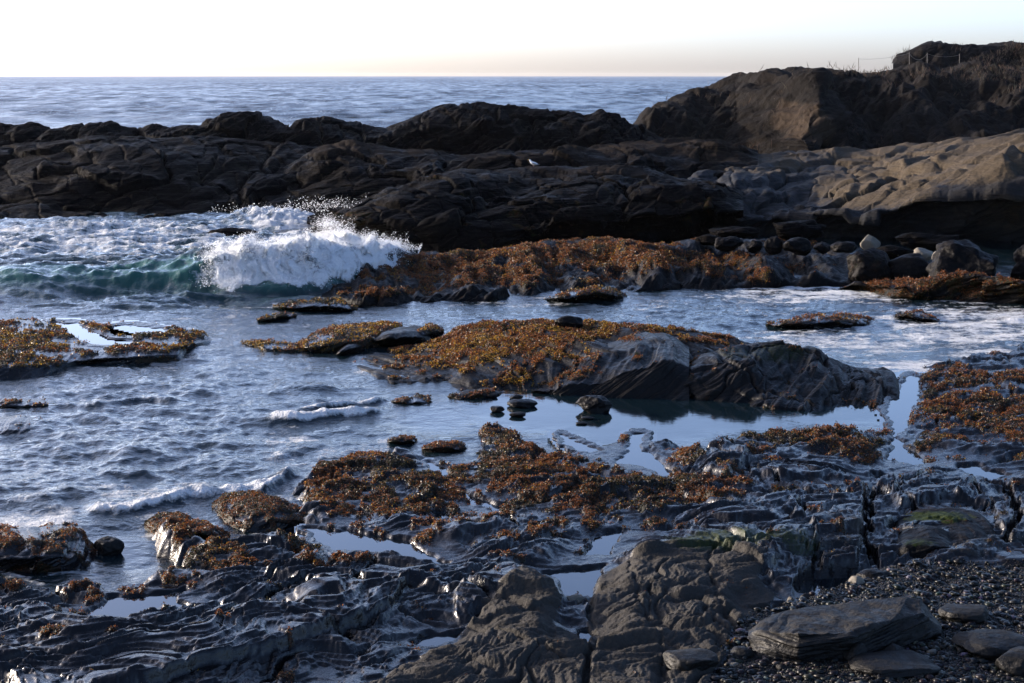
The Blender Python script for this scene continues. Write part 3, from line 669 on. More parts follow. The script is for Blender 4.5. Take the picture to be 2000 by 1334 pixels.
# --- long weedy ledge at the foot of the far rocks
oW, PW = loft('weedy_ledge', M['ledge'], 628, 1660, [
  L([(628,578),(700,594),(760,593),(860,586),(960,584),(1050,576),(1150,568),(1250,566),(1330,562),(1400,562),(1480,556),(1560,554),(1660,556)], z=.06),
  L([(628,570),(700,580),(760,572),(860,568),(960,566),(1050,556),(1150,548),(1250,545),(1330,545),(1400,540),(1480,530),(1560,528),(1660,535)], z=[(628,.05),(760,.24),(1100,.26),(1400,.26),(1660,.2)]),
  L([(628,568),(690,550),(740,520),(860,530),(960,540),(1050,530),(1150,520),(1250,522),(1330,520),(1400,505),(1480,505),(1560,505),(1660,510)], z=[(628,.05),(700,.28),(900,.34),(1300,.4),(1660,.35)]),
  L([(628,566),(680,546),(716,530),(745,502),(780,488),(860,492),(950,488),(1050,478),(1110,466),(1200,476),(1300,480),(1400,470),(1500,468),(1600,478),(1660,490)], z=[(628,0),(690,.35),(760,.6),(900,.5),(1200,.62),(1660,.55)])],
  amp=.22, lay=.14, layf=2.2, seed=8, base_amp=.28, step=2., rows=1.0, back=(2.5,-.6), smooth=.25, scale=1.3,
  weedf=[(850,510,120,16,.9),(900,535,240,30,1),(1000,500,200,26,1),(1180,500,220,40,1.1),(1350,510,150,28,.9),(1500,530,130,18,.6),(760,570,150,14,.7),(1100,550,200,12,.7)],
  weedp=dict(per_m2=1700, size=.06, up=.07, gold=.16, olive=.12, seed=28))
tag(oW, 'long low ledge of rust-brown seaweed in front of the big dark rock', 'rock ledge')
oX, PX = loft('weedy_ledge', M['ledge'], 1640, 2330, [
  L([(1640,568),(1700,572),(1760,585),(1850,592),(2000,597),(2330,600)], z=-.05),
  L([(1640,565),(1700,562),(1760,565),(1850,565),(2000,575),(2330,570)], z=[(1640,.03),(1760,.3),(2330,.3)]),
  L([(1640,563),(1690,556),(1740,552),(1800,545),(1860,532),(1920,538),(2000,550),(2330,545)], z=[(1640,.0),(1760,.35),(1860,.75),(2330,.6)])],
  amp=.18, lay=.08, layf=2.5, seed=9, base_amp=.2, step=2., rows=1.0, back=(2.0,-.6), smooth=.2, scale=1.2,
  weedf=[(1850,560,200,40,.95),(2100,570,250,30,.9),(1700,566,70,10,.9)], weedp=dict(per_m2=1700, size=.06, up=.07, gold=.04, olive=.15, seed=29))
tag(oX, 'rust-weed ledge along the water at the right edge', 'rock ledge')
flush_weed('ledge_seaweed', 'rust-brown seaweed blanketing the far ledges')

# --- central dark rock, with its capstone
sunlit = lambda lo, hi, k=1.: (lambda px, py, P, nz: np.clip(ss(lo, hi, P[..., 2] + .4 * fbm3(P[..., 0] * .3, P[..., 1] * .3, P[..., 2], 3, 55)) * k, 0, 1))  # paler by height: sun on the upper rock painted through the dry mask
oC, PC = loft('dark_rock', M['far'], 600, 1452, [
  L([(600,436),(660,458),(700,470),(780,488),(860,494),(950,492),(1050,482),(1150,474),(1250,470),(1350,466),(1452,440)], z=.0),
  L([(600,432),(660,440),(700,440),(780,450),(860,455),(950,455),(1050,448),(1150,435),(1250,435),(1350,428),(1420,420),(1452,415)], Y=[(600,63),(700,59.5),(860,59),(1150,60),(1452,62)]),
  L([(600,430),(640,424),(700,412),(780,392),(860,395),(950,400),(1050,390),(1150,385),(1250,390),(1350,385),(1430,388),(1452,395)], Y=[(600,65),(700,62.5),(1150,62),(1452,64)]),
  L([(600,428),(640,418),(700,400),(760,378),(820,368),(860,352),(900,340),(1000,345),(1100,345),(1200,348),(1300,362),(1400,366),(1436,372),(1452,380)], Y=[(600,67),(1452,67)]),
  L([(600,426),(640,414),(700,396),(760,376),(820,364),(860,345),(900,332),(960,328),(1060,326),(1160,328),(1250,336),(1330,352),(1400,357),(1436,368),(1452,378)], Y=[(600,69),(860,72),(1200,74),(1452,70)])],
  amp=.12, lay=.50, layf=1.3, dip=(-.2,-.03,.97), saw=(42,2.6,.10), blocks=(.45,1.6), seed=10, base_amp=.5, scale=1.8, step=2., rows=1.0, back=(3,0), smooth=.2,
  drylitf=sunlit(1.6, 2.6, .45), weedf=[(680,425,60,20,.9),(720,470,80,14,.5)], weedp=dict(per_m2=400, size=.12, up=.1, gold=.0, olive=.2, seed=30))
tag(oC, 'big dark layered rock in the centre behind the weedy ledge, gull on top', 'rock')
oK, PK = loft('capstone', M['far'], 1128, 1262, [
  L([(1128,345),(1170,352),(1200,358),(1240,356),(1262,346)], Y=68.0),
  L([(1128,336),(1170,340),(1210,346),(1240,346),(1262,340)], Y=[(1128,68.3),(1200,67.9),(1262,68.2)]),
  L([(1128,332),(1150,325),(1190,321),(1230,324),(1256,330),(1262,337)], Y=[(1128,69.4),(1262,70)])],
  amp=.07, lay=.08, layf=3, seed=11, scale=1., step=1.8, rows=.9, back=(.6,1.9), front=-.2, smooth=.2, drylitf=sunlit(1.2, 2.2, .8))
tag(oK, 'flat tan slab perched on the top right of the big dark rock', 'rock')

# --- ridges behind
oL, PL = loft('rock_ridge', M['far'], -380, 660, [
  L([(-380,432),(0,434),(150,432),(300,428),(420,424),(500,408),(600,404),(660,402)], z=.0),
  L([(-380,410),(0,405),(150,400),(300,396),(420,398),(500,396),(660,392)], Y=[(-380,73),(300,74),(660,76)]),
  L([(-380,345),(0,365),(60,345),(150,330),(250,332),(340,345),(420,352),(500,372),(570,372),(660,370)], Y=[(-380,78),(150,77),(340,77),(660,79)]),
  L([(-380,318),(0,318),(100,305),(180,292),(300,296),(400,300),(500,310),(560,318),(660,330)], Y=[(-380,84),(180,83),(400,83),(660,84)]),
  L([(-380,300),(0,290),(100,282),(200,270),(300,266),(400,262),(500,268),(580,275),(660,290)], Y=[(-380,90),(660,90)])],
  amp=.15, lay=.5, layf=1.0, dip=(-.16,-.05,.97), saw=(40,3.4,.12), blocks=(.6,1.9), seed=12, base_amp=.4, scale=2.6, step=2., rows=1.0, back=(4,0), smooth=.2)
tag(oL, 'dark layered rock ridge on the left, its foot in the foaming water', 'rock ridge')
oD, PD = loft('rock_ridge', M['far'], -380, 1300, [
  L([(-380,330),(0,320),(300,310),(600,330),(900,330),(1300,310)], Y=92),
  L([(-380,280),(0,278),(200,268),(380,255),(450,262),(560,272),(640,262),(720,275),(800,262),(900,240),(960,238),(1030,250),(1100,262),(1180,255),(1240,272),(1300,285)], Y=[(-380,95),(1300,95)]),
  L([(-380,246),(-100,244),(0,245),(40,240),(120,244),(140,237),(200,240),(340,240),(388,238),(402,226),(440,219),(490,223),(530,236),(566,248),(580,234),(620,226),(660,232),(700,238),(740,244),(790,234),(830,216),(880,204),(930,200),(990,200),(1040,208),(1100,216),(1140,222),(1170,213),(1210,222),(1250,242),(1300,272)], Y=[(-380,99),(400,99),(900,101),(1300,98)])],
  amp=.24, lay=.5, layf=.9, blocks=(.7,1.6), seed=13, base_amp=.25, scale=2.2, step=1.8, rows=1.0, back=(5,-.5), smooth=.1)
tag(oD, 'farthest black rock ridge, its jagged crest against the open sea', 'rock ridge')
oM, PM = loft('rock_ridge', M['far'], 520, 1480, [
  L([(520,410),(560,408),(700,400),(900,380),(1100,360),(1300,360),(1480,350)], Y=[(520,74),(1480,75)]),
  L([(520,396),(560,370),(640,350),(700,342),(800,340),(900,330),(1000,325),(1100,322),(1300,330),(1480,330)], Y=[(520,77),(1480,77)]),
  L([(520,392),(560,350),(620,318),(680,308),(760,310),(860,308),(960,300),(1060,298),(1160,300),(1250,300),(1380,305),(1480,312)], Y=[(520,80),(1480,81)]),
  L([(520,388),(560,345),(600,320),(640,300),(690,288),(760,292),(830,290),(900,292),(960,286),(1040,280),(1130,286),(1180,282),(1240,276),(1300,282),(1390,286),(1440,296),(1480,300)], Y=[(520,84),(1480,87)])],
  amp=.12, lay=.45, layf=1.0, dip=(-.25,-.03,.96), saw=(40,2.4,.14), blocks=(.45,1.5), seed=14, base_amp=.8, scale=2.2, step=2., rows=1.0, back=(5,0), smooth=.15, drylitf=sunlit(1.4, 2.8, .7))
tag(oM, 'low brown sandstone ridge between the big dark rock and the far black ridge', 'rock ridge')
# --- sandstone slope at right
def sand_drylit(px, py, P, nz):
    n = fbm3(P[..., 0] * .35, P[..., 1] * .2, P[..., 2] * .5, 3, 66)
    d = blobs(px, py, [(1850,300,330,70,1.),(1500,320,200,30,.6),(1700,360,160,60,.8),(1950,420,200,60,.45)])  # dry tan sandstone, with its sunlit patches painted into the same mask
    return np.clip(d + .3 * n, 0, 1)
oE, PE = loft('sandstone_slope', M['sand'], 1240, 2420, [
  L([(1240,440),(1420,440),(1440,455),(1520,470),(1600,470),(1700,482),(1850,488),(2420,500)], Y=[(1240,69),(1440,65),(1600,63.5),(2000,62),(2420,61.5)]),
  L([(1240,420),(1420,420),(1440,432),(1520,438),(1600,438),(1700,440),(1850,420),(2000,400),(2420,370)], Y=[(1240,69),(1440,65),(1560,63.5),(1700,61.5),(2000,59.5),(2420,59)]),
  L([(1240,380),(1340,380),(1440,385),(1520,400),(1600,410),(1700,398),(1800,372),(1900,350),(2000,322),(2420,270)], Y=[(1240,72),(1440,69),(1560,68),(1700,65),(2000,62),(2420,61)]),
  L([(1240,352),(1340,350),(1440,350),(1520,352),(1600,358),(1680,352),(1760,336),(1850,318),(1930,300),(2000,286),(2420,240)], Y=[(1240,76),(1440,75),(1560,75),(1700,73),(2000,69),(2420,67)]),
  L([(1240,344),(1300,335),(1380,322),(1460,312),(1560,304),(1640,302),(1700,296),(1760,286),(1830,278),(1900,268),(2000,257),(2420,215)], Y=[(1240,80),(1440,84),(1560,86),(1700,86),(2000,82),(2420,80)])],
  amp=.13, lay=.42, layf=.9, dip=(-.36,.02,.93), saw=(54,2.6,.26), blocks=(.22,1.5), seed=15, base_amp=.5, scale=2.4, step=2., rows=1.0, back=(6,0), smooth=.35, drylitf=sand_drylit)
tag(oE, 'tan sandstone slope rising to the right edge, lit by low sun', 'rock slope')

# --- headland
oH, PH = loft('headland_cliff', M['cliff'], 1235, 2500, [
  L([(1235,300),(1300,300),(1420,310),(1600,308),(1800,300),(2500,290)], Y=[(1235,100),(1440,100),(1600,93),(1660,98),(2500,95)]),
  L([(1235,262),(1300,258),(1400,262),(1440,252),(1520,270),(1585,276),(1640,262),(1760,270),(2000,270),(2500,255)], Y=[(1235,103),(1440,105),(1580,95),(1640,104),(2500,98)]),
  L([(1235,250),(1270,236),(1340,220),(1400,205),(1440,190),(1520,196),(1600,200),(1640,205),(1760,200),(2000,195),(2500,170)], Y=[(1235,106),(1440,112),(1600,100),(1635,110),(1760,112),(2500,104)]),
  L([(1235,246),(1258,232),(1310,213),(1350,193),(1400,180),(1440,168),(1520,160),(1600,160),(1650,165),(1760,165),(2000,165),(2500,140)], Y=[(1235,109),(1440,118),(1600,106),(1650,116),(1760,118),(2500,110)]),
  L([(1235,243),(1258,229),(1310,211),(1350,190),(1400,178),(1435,168),(1452,160),(1500,154),(1530,145),(1580,139),(1620,140),(1660,143),(1720,138),(1760,132),(2000,128),(2500,110)], Y=[(1235,112),(1440,124),(1600,126),(1650,128),(2500,125)])],
  amp=.55, lay=.12, layf=.8, seed=16, base_amp=.7, scale=3., step=1.9, rows=1.0, back=(40,-4), front=-3, smooth=.15,
  drylitf=lambda px, py, P, nz: np.clip(blobs(px, py, [(1560,235,70,50,.7),(1600,250,40,40,1),(1480,275,130,20,.4)]) + .35 * fbm3(P[..., 0] * .4, P[..., 1] * .4, P[..., 2] * .4, 3, 77), 0, 1))  # the buttress's sunlit face, painted as paler dry earth
tag(oH, kind='structure')
oT, PT = loft('headland_bluff', M['cliff'], 1744, 2500, [
  L([(1744,150),(1800,152),(2000,152),(2500,150)], Y=131),
  L([(1744,126),(1770,122),(1830,120),(2000,118),(2500,110)], Y=136),
  L([(1744,118),(1752,106),(1785,97),(1802,86),(1820,81),(1836,84),(1842,89),(1880,91),(1920,87),(1960,86),(2000,84),(2500,72)], Y=[(1744,140),(2500,144)])],
  amp=.30, lay=.05, layf=1, seed=17, base_amp=.3, scale=2.4, step=1.9, rows=1.0, back=(40,None), smooth=.05)
tag(oT, kind='structure')
# ------------------------------------------------------------------ boulders and loose rocks
def boulder(name, label, cx, by, wpx, hpx, zb, mat='boulder', seed=0, deep=.8, cuts=7, dry=0., amp=.10, sink=.18, cat='rock', rot=None, flat=0, group=None, weed=0.):
    """a stone with its foot at pixel (cx, by) on ground height zb, wpx wide and hpx high"""
    b = at_z(cx, by, zb); sc = b[1] / CT / FPX * 1.0
    w = wpx * sc * .5; h = hpx * sc / .97; d = w * deep
    import bmesh
    bm = bmesh.new(); bmesh.ops.create_icosphere(bm, subdivisions=5 if wpx > 60 else 4, radius=1)
    V = np.array([v.co[:] for v in bm.verts]); Fq = np.array([[v.index for v in f.verts] for f in bm.faces]); bm.free()
    r = np.random.default_rng(seed)
    for _ in range(cuts):
        n = r.normal(size=3); n /= np.linalg.norm(n); k = .62 + .25 * r.random()
        e = V @ n - k; V = V - np.where(e > 0, e * .92, 0)[:, None] * n
    U = V / np.linalg.norm(V, axis=1)[:, None]
    V = V * (1 + amp * fbm3(*(U * 1.6).T, 5, seed) + amp * .35 * layer1(U @ np.array([-.4, .1, .9]) * 4, seed))[:, None]
    V[:, :2] /= np.abs(V[:, :2]).max(0); zmn, zmx = V[:, 2].min(), V[:, 2].max(); V[:, 2] = (V[:, 2] - zmn) / (zmx - zmn)
    if flat: V[:, 2] = np.minimum(V[:, 2], 1 - flat + (V[:, 2] - (1 - flat)) * .35) / (1 - flat * .65)
    V = V * np.array([w, d, h * (1 + sink)]) - np.array([0, 0, h * sink])
    th = 0 if rot is None else math.radians(rot); c, s = math.cos(th), math.sin(th)
    V = np.stack([V[:, 0] * c - V[:, 1] * s, V[:, 0] * s + V[:, 1] * c, V[:, 2]], -1)
    loc = np.array([b[0], b[1] + d * .8, zb])
    o = raw_mesh(name, V, Fq, M[mat], {'dry': np.full(len(V), dry), 'weed': np.full(len(V), weed)})
    o.location = loc; tag(o, label, cat, group); return o
B = boulder
B('boulder', 'lone grey pointed boulder standing in the lagoon at lower left', 208, 1088, 66, 34, -.02, seed=1, dry=.35)
B('stone', 'upper left dark stone in the calm pool', 962, 778, 24, 8, 0, 'outcrop', 2, group=None)
B('stone', 'largest flat dark stone in the calm pool', 1020, 797, 62, 14, 0, 'outcrop', 3)
B('stone', 'dark weed-topped stone left of the largest flat one', 969, 806, 34, 11, 0, 'outcrop', 4, weed=.4)
B('stone', 'rounded dark stone below the largest flat one', 1012, 816, 36, 9, 0, 'outcrop', 5)
B('stone', 'small dark stone behind the largest flat one', 1008, 780, 28, 8, 0, 'outcrop', 6)
B('rock_wedge', 'dark ribbed wedge of rock at the foot of the striped slab', 1160, 808, 76, 30, 0, 'outcrop', 7, amp=.16)
B('stone', 'upper thin stone barely above the still pool', 1148, 820, 28, 5, 0, 'outcrop', 8)
B('stone', 'lower thin stone barely above the still pool', 1136, 830, 24, 5, 0, 'outcrop', 9)
B('stone', 'black pointed stone on the crest of the weedy hump', 1112, 646, 58, 27, .45, 'outcrop', 10, amp=.15)
B('boulder', 'smooth dark boulder lodged in the gully at lower left', 396, 1284, 118, 62, .26, seed=11, dry=.15, amp=.05, cuts=4)
B('stone', 'rough cream stone at the near end of the pool beside the tan bench', 1122, 1194, 54, 30, .17, 'pale', 12, amp=.2)
B('stone', 'pale wedge stone with a bright face below the tan slope', 1702, 488, 40, 28, .55, 'pale', 13, cuts=9, amp=.04)
B('stone', 'cream broken stone right of the pale wedge', 1806, 508, 46, 22, .5, 'pale', 14, cuts=9)
B('stone', 'small pale stone just right of the cream broken one', 1832, 512, 22, 20, .5, 'pale', 15, cuts=8)
B('boulder', 'dark rust-weed boulder under the pale wedge stone', 1700, 552, 104, 62, .1, 'ledge', 16, weed=.35, amp=.14)
B('boulder', 'black boulder in shadow between the weed boulder and the ribbed block', 1790, 552, 110, 52, .1, 'ledge', 17, weed=.15)
B('ribbed_block', 'large ribbed block lying above the right weed ledge', 1905, 560, 160, 82, .3, 'ledge', 18, amp=.2, deep=1)
B('ribbed_block', 'ribbed block cut by the right edge of the picture', 2030, 556, 100, 76, .3, 'ledge', 19, amp=.2)
labels = ['leftmost rounded grey rock in the row under the sandstone slope', 'second rounded grey rock in the row, counting from the left', 'squat grey rock in the middle left of the row', 'twin-humped grey rock in the middle of the row', 'small grey rock right of the twin-humped one', 'flat grey rock at the right end of the row',
  'low grey rock behind the left end of the row', 'long dark rock above the row at the mouth of the chute', 'dark peaked rock above the middle of the row', 'long speckled rock right of the pale wedge stone', 'low dark rock filling the gap under the pale wedge stone']
rows = [(1425,490,62,26),(1476,492,34,22),(1512,494,36,30),(1560,496,60,30),(1608,494,36,20),(1655,492,60,18),(1390,478,60,18),(1440,470,100,24),(1560,470,120,36),(1820,490,130,32),(1750,506,80,24)]
for i, (lb, (cx, by, w, h)) in enumerate(zip(labels, rows)):
    B('rounded_rock', lb, cx, by, w, h, .62, 'ledge' if i < 6 else 'far', 20 + i, amp=.16, cuts=8, group='rocks at the foot of the sandstone slope')
B('rounded_rock', 'rounded brown knob on the ridge below the headland', 1215, 276, 50, 12, 2.3, 'sand', 40, dry=.6)
B('stone', 'dark rock crest just showing in the foam left of the ledge', 450, 474, 110, 26, -.1, 'far', 41, deep=.6)
B('stone', 'weedy rock washed by foam behind the breaker', 610, 470, 170, 22, -.1, 'shelf', 42, deep=.5, weed=.4)
B('stone', 'dark wave-washed rock at the back of the foam', 600, 432, 110, 20, -.1, 'far', 43, deep=.6)
# big mossy block, long pitted block
islet('mossy_block', 'large dark block with green moss beside the pebble beach', [(1736,1112,1100),(1750,1122,1010),(1790,1120,992),(1860,1116,990),(1910,1112,1004),(1945,1104,1030),(1962,1096,1070)], .34, 60, .0, zb=.14, mat='ledge', amp=.06, cat='rock', moss=[(1830,1010,90,16,.9),(1800,1060,50,12,.6)])
oP, PP = loft('pitted_block', M['boulder'], 1462, 1838, [
  L([(1462,1262),(1480,1290),(1560,1302),(1660,1296),(1760,1270),(1838,1252)], z=.30),
  L([(1462,1250),(1480,1262),(1560,1275),(1660,1268),(1760,1244),(1838,1236)], Y=[(1462,16.4),(1560,15.95),(1660,16.0),(1838,16.7)]),
  L([(1462,1240),(1480,1232),(1560,1238),(1660,1236),(1740,1215),(1800,1196),(1838,1226)], Y=[(1462,16.5),(1560,16.0),(1660,16.05),(1838,16.8)]),
  L([(1462,1232),(1485,1215),(1540,1192),(1600,1182),(1680,1172),(1760,1166),(1800,1172),(1838,1220)], Y=[(1462,16.7),(1560,16.95),(1700,17.1),(1838,16.95)])],
  amp=.04, lay=.03, layf=9, dip=(-.12,0,1), seed=61, step=1.4, rows=1.0, back=(.25,.1), front=-.15, smooth=.1, scale=.5,
  drylitf=lambda px, py, P, nz: np.clip(.9 + .3 * fbm3(P[..., 0] * 3, P[..., 1] * 3, P[..., 2] * 3, 3, 5), 0, 1) * ss(.5, .85, nz) * .4)  # tan only on upward faces: lit top and dark front put into the colour
tag(oP, 'long pitted block with a flat tan top lying on the pebbles', 'rock')
for i, (lb, cx, by, w, h, m) in enumerate([
  ('smooth pale-grey stone at the foot of the long pitted block', 1676, 1302, 56, 44, 'boulder'), ('brown square stone right of the smooth pale-grey one', 1748, 1296, 54, 34, 'boulder'),
  ('white-faced stone at the right end of the shaded pool', 1672, 1158, 44, 30, 'pale'), ('grey stone right of the white-faced stone', 1700, 1156, 44, 22, 'boulder'),
  ('dark wedge rock behind the white-faced stone', 1712, 1146, 76, 28, 'outcrop'), ('tiny pale stone at the near rim of the shaded pool', 1545, 1178, 16, 11, 'pale'),
  ('small dark stone beside the tiny pale one', 1578, 1176, 30, 14, 'boulder'), ('tan stone alone on the dark pebbles', 1884, 1128, 14, 9, 'pale'),
  ('flat tan rock half buried below the pebbles at right', 1900, 1222, 120, 26, 'boulder'), ('ochre cobble beside the flat tan rock', 1952, 1218, 24, 10, 'pale'),
  ('flat blue-grey slab at the right edge near the bottom', 1950, 1296, 160, 40, 'boulder'), ('flat tan slab cut by the bottom edge', 1760, 1334, 190, 30, 'boulder'),
  ('ochre flat cobble at the lower middle', 1432, 1306, 34, 9, 'pale'), ('grey flat cobble right of the ochre one', 1528, 1312, 30, 12, 'boulder'),
  ('grey stone left of the long pitted block', 1448, 1290, 50, 22, 'boulder'), ('knobbly grey rock at the bottom by the pebbles', 1350, 1324, 120, 40, 'boulder'),
  ('dark rock between the mossy block and the right edge', 1992, 1112, 90, 26, 'shelf'), ('tan slab at the lower right corner', 2010, 1330, 120, 50, 'boulder')]):
    B('stone' if w < 60 else 'rock', lb, cx, by, w, h, .31 if by > 1200 else .22, m, 70 + i, dry=.12 if m == 'boulder' and w > 100 else .1, flat=.3 if w > 100 else 0, amp=.08)

# ------------------------------------------------------------------ the sea
SX = np.arange(-420, 2421, 2.3)
sy = np.concatenate([np.arange(1300, 640, -1.7), np.arange(640, 420, -.95), np.arange(420, 230, -2.2), np.arange(230, 160, -.8), [158,157,156,155,154,153,152,151,150.2,149.6,149.2]])
gx, gy = np.meshgrid(SX, sy)
G = at_z(gx, gy, 0.); X, Y, Z = G[..., 0].copy(), G[..., 1].copy(), np.zeros_like(gx)
calm = blobs(gx, gy, [(1100,800,300,75),(1250,830,300,70),(1400,810,340,70),(1600,800,300,60),(860,820,110,40,.8),(230,1080,80,45,.75),(1770,800,80,120)])
chop = 1 - .985 * calm
outer = ss(440, 330, gy)
ch = fbm2(X * .9, Y * .9 + .2 * n2(X, Y, 5), 4, 201, .55) * .045 + rid2(X * .35 + .3 * n2(X * .3, Y * .3, 4), Y * .75, 3, 205, .5) * .016 + .012 * fbm2(X * 2.6, Y * 4.2, 3, 207, .6)
Z += ch * chop * (1 - outer) * (.6 + .8 * blobs(gx, gy, [(300,850,400,200),(1500,620,500,60,.6)]))
surf = blobs(gx, gy, [(250,480,480,80),(300,560,420,60),(600,470,200,60)])
Z += surf * (.16 * rid2(X * .22 + .3 * n2(X * .2, Y * .2, 8), Y * .55, 4, 211, .55) + .05 * fbm2(X * 1.4, Y * 1.4, 4, 213, .6))
Z += outer * np.where(Y < 2500, .45 * fbm2(X * .025, Y * .05, 3, 221) + .22 * rid2(X * .08, Y * .14, 4, 222), 0) * ss(2500, 1200, Y)
# breaking wave: traced crest and foot
cxs = [-420,-100,0,100,200,300,400,480,560,640,700,760,800]
crest_y = [574,572,570,568,566,566,566,566,566,560,550,538,532]     # where the crest stands, traced on the water plane
amp_w = [.45,.50,.52,.50,.50,.55,.80,1.0,1.1,1.1,1.0,.6,0]
foot_y = [600,598,596,594,592,590,586,584,582,576,566,552,540]
cy = np.interp(gx, cxs, crest_y); fy = np.interp(gx, cxs, foot_y); aw = np.interp(gx, cxs, amp_w) * ss(830, 770, gx)
cY = at_z(gx[0], np.interp(gx[0], cxs, crest_y), 0)[:, 1][None]; fY = at_z(gx[0], np.interp(gx[0], cxs, foot_y), 0)[:, 1][None]
brk = ss(330, 470, gx)
tt = (Y - fY) / np.maximum(cY - fY, .1)
frontp = np.where(tt < 1, np.clip(tt, 0, 1) ** (1.6 - .9 * brk), 0)
backp = np.where(tt >= 1, np.exp(-((Y - cY) / 3.2) ** 2), 0)
wv = aw * (frontp + backp) 
lump = np.abs(fbm2(X * 1.5, Y * .9, 4, 231, .5)) * .42 + .03 * fbm2(X * 5, Y * 3, 3, 233, .6)
Z += .35 * blobs(gx, gy, [(690,520,110,30)]) * (.6 + fbm2(X * .9, Y * .6, 3, 236))
Z += wv * (1 + .25 * n2(X * .35, Y * .2, 240))
wet0 = Z.copy()
foam_w = brk * ss(.05, .35, tt + .25 * fbm2(X * 1.1, Y * .6, 3, 250)) * ss(9, 4, Y - cY) * ss(830, 760, gx)
Z += foam_w * lump * (tt > 0) * ss(0, 1.2, tt)
fw = foam_w * (tt > 0)
Y = Y - fw * (.42 * np.abs(fbm3(X * 1.3, Z * 2.2, Y * .35, 4, 61, .55)) + .12 * fbm3(X * 5, Z * 6, Y, 3, 62)) * ss(.05, .5, Z); X = X + fw * .25 * fbm3(X * 2., Z * 3., Y * .5, 3, 63)
# second small surge behind, by the dark ridge
Z += .32 * blobs(gx, gy, [(530,432,90,16)]) * (.6 + np.abs(fbm2(X * .8, Y * .8, 4, 260, .6)))
# wavelets that run up the lagoon
def wavelet(pts, h, w, fm):
    global Z
    a = np.array(pts, float); m = (gx > a[0, 0]) & (gx < a[-1, 0])
    yl = at_z(gx[0], np.interp(gx[0], a[:, 0], a[:, 1]), 0)[:, 1][None]
    yl = yl + .25 * n2(X * 1.2, X * 0 + 3, 7)
    e = ss(a[0, 0], a[0, 0] + 50, gx) * ss(a[-1, 0], a[-1, 0] - 40, gx)
    d = Y - yl
    pr = np.where(d < 0, np.exp(-(d / (w * .3)) ** 2), np.exp(-(d / w) ** 2)) * e
    Z = Z + h * pr * (1 + .4 * fbm2(X * 3, Y * 3, 3, 9))
    return fm * np.where(d < 0, np.exp(-(d / (w * .35)) ** 2), np.exp(-(d / (w * .9)) ** 2)) * e
foam = np.zeros_like(gx)
foam = np.maximum(foam, wavelet([(500,826),(560,822),(640,818),(700,812),(760,806)], .14, .45, .95))
foam = np.maximum(foam, wavelet([(560,806),(640,800),(700,792),(770,780)], .10, .35, .7))
foam = np.maximum(foam, wavelet([(150,1006),(230,1000),(330,988),(430,968),(520,952),(590,922)], .11, .5, .85))
foam = np.maximum(foam, wavelet([(420,966),(480,952),(545,940),(596,915)], .04, .3, .8))
foam = np.maximum(foam, wavelet([(150,800),(230,790),(300,782),(360,786)], .08, .4, .45))
foam = np.maximum(foam, wavelet([(500,776),(560,764),(640,760),(680,766)], .05, .6, .25))
foam = np.maximum(foam, wavelet([(-60,990),(60,984),(140,985)], .05, .5, .5))
wavelet([(180,900),(260,890),(330,885)], .035, .4, 0); wavelet([(300,920),(350,914),(400,912)], .035, .4, 0); wavelet([(-60,960),(60,955),(170,962)], .05, .6, 0)
fz = blobs(gx, gy, [(230,470,520,50,.62),(560,440,140,30,.75),(640,480,160,40,.9),(250,530,300,30,.42),(60,1015,120,32,.72),(110,995,60,16,.6),(560,870,60,60,.40),(240,960,120,40,.36),
   (1600,575,280,28,.62),(1900,640,280,64,.62),(1650,665,260,44,.52),(1800,715,130,18,.75),(1920,690,110,22,.62),(1400,600,300,30,.28),(1000,590,300,16,.30),(420,640,300,40,.22),(300,740,300,50,.15),(1080,574,90,10,.5),(620,598,160,10,.4),(720,730,60,30,.35),(380,940,200,30,.3)])
streak = fbm2(X * .5 + .6 * n2(X * .3, Y * .3, 3), Y * 1.6, 4, 270, .6)
fo = np.clip(fz + .28 * streak * (fz > .05), 0, 1)
dl = sdf(LAND, gx, gy, 2.2) + 30 * fbm2(X * .8, Y * .8, 3, 301); fo = np.maximum(fo, .42 * ss(-70, -20, dl) * ss(30, 0, dl) * (gx < 760) * (1 - calm))
foam = np.maximum(foam, fo * (1 - outer)); foam = np.maximum(foam, foam_w * (.95 + .3 * n2(X, Y, 9)))
caps = ss(.55, .85, rid2(X * .05, Y * .12, 3, 280, .5) * .6 + .25 * n2(X * .02, Y * .02, 281)) * outer * ss(1500, 300, Y) * .3
foam = np.maximum(foam, caps)
green = np.clip(ss(.05, .5, wv) * (1 - foam_w) * (tt < 1.3) + .25 * surf, 0, 1)
farA = ss(80, 250, Y) * .8 + .10 * outer
o = grid_mesh('sea', np.stack([X, Y, Z], -1), M['sea'], {'foam': foam, 'green': green, 'chop': chop * (1 + 1.2 * outer), 'far': farA})
o['kind'] = 'structure'; o['label'] = 'blue-grey sea running to the horizon and into the lagoon'

Gs = np.stack([X, Y, Z], -1); fi = np.where((fw > .5) & (Y < 70)); r_ = np.random.default_rng(8); kk = r_.integers(0, len(fi[0]), 150000)
FZ = Gs[fi[0][kk], fi[1][kk]] + r_.normal(size=(150000, 3)) * np.array([.08, .10, .07]) + np.array([0, -.04, .05])
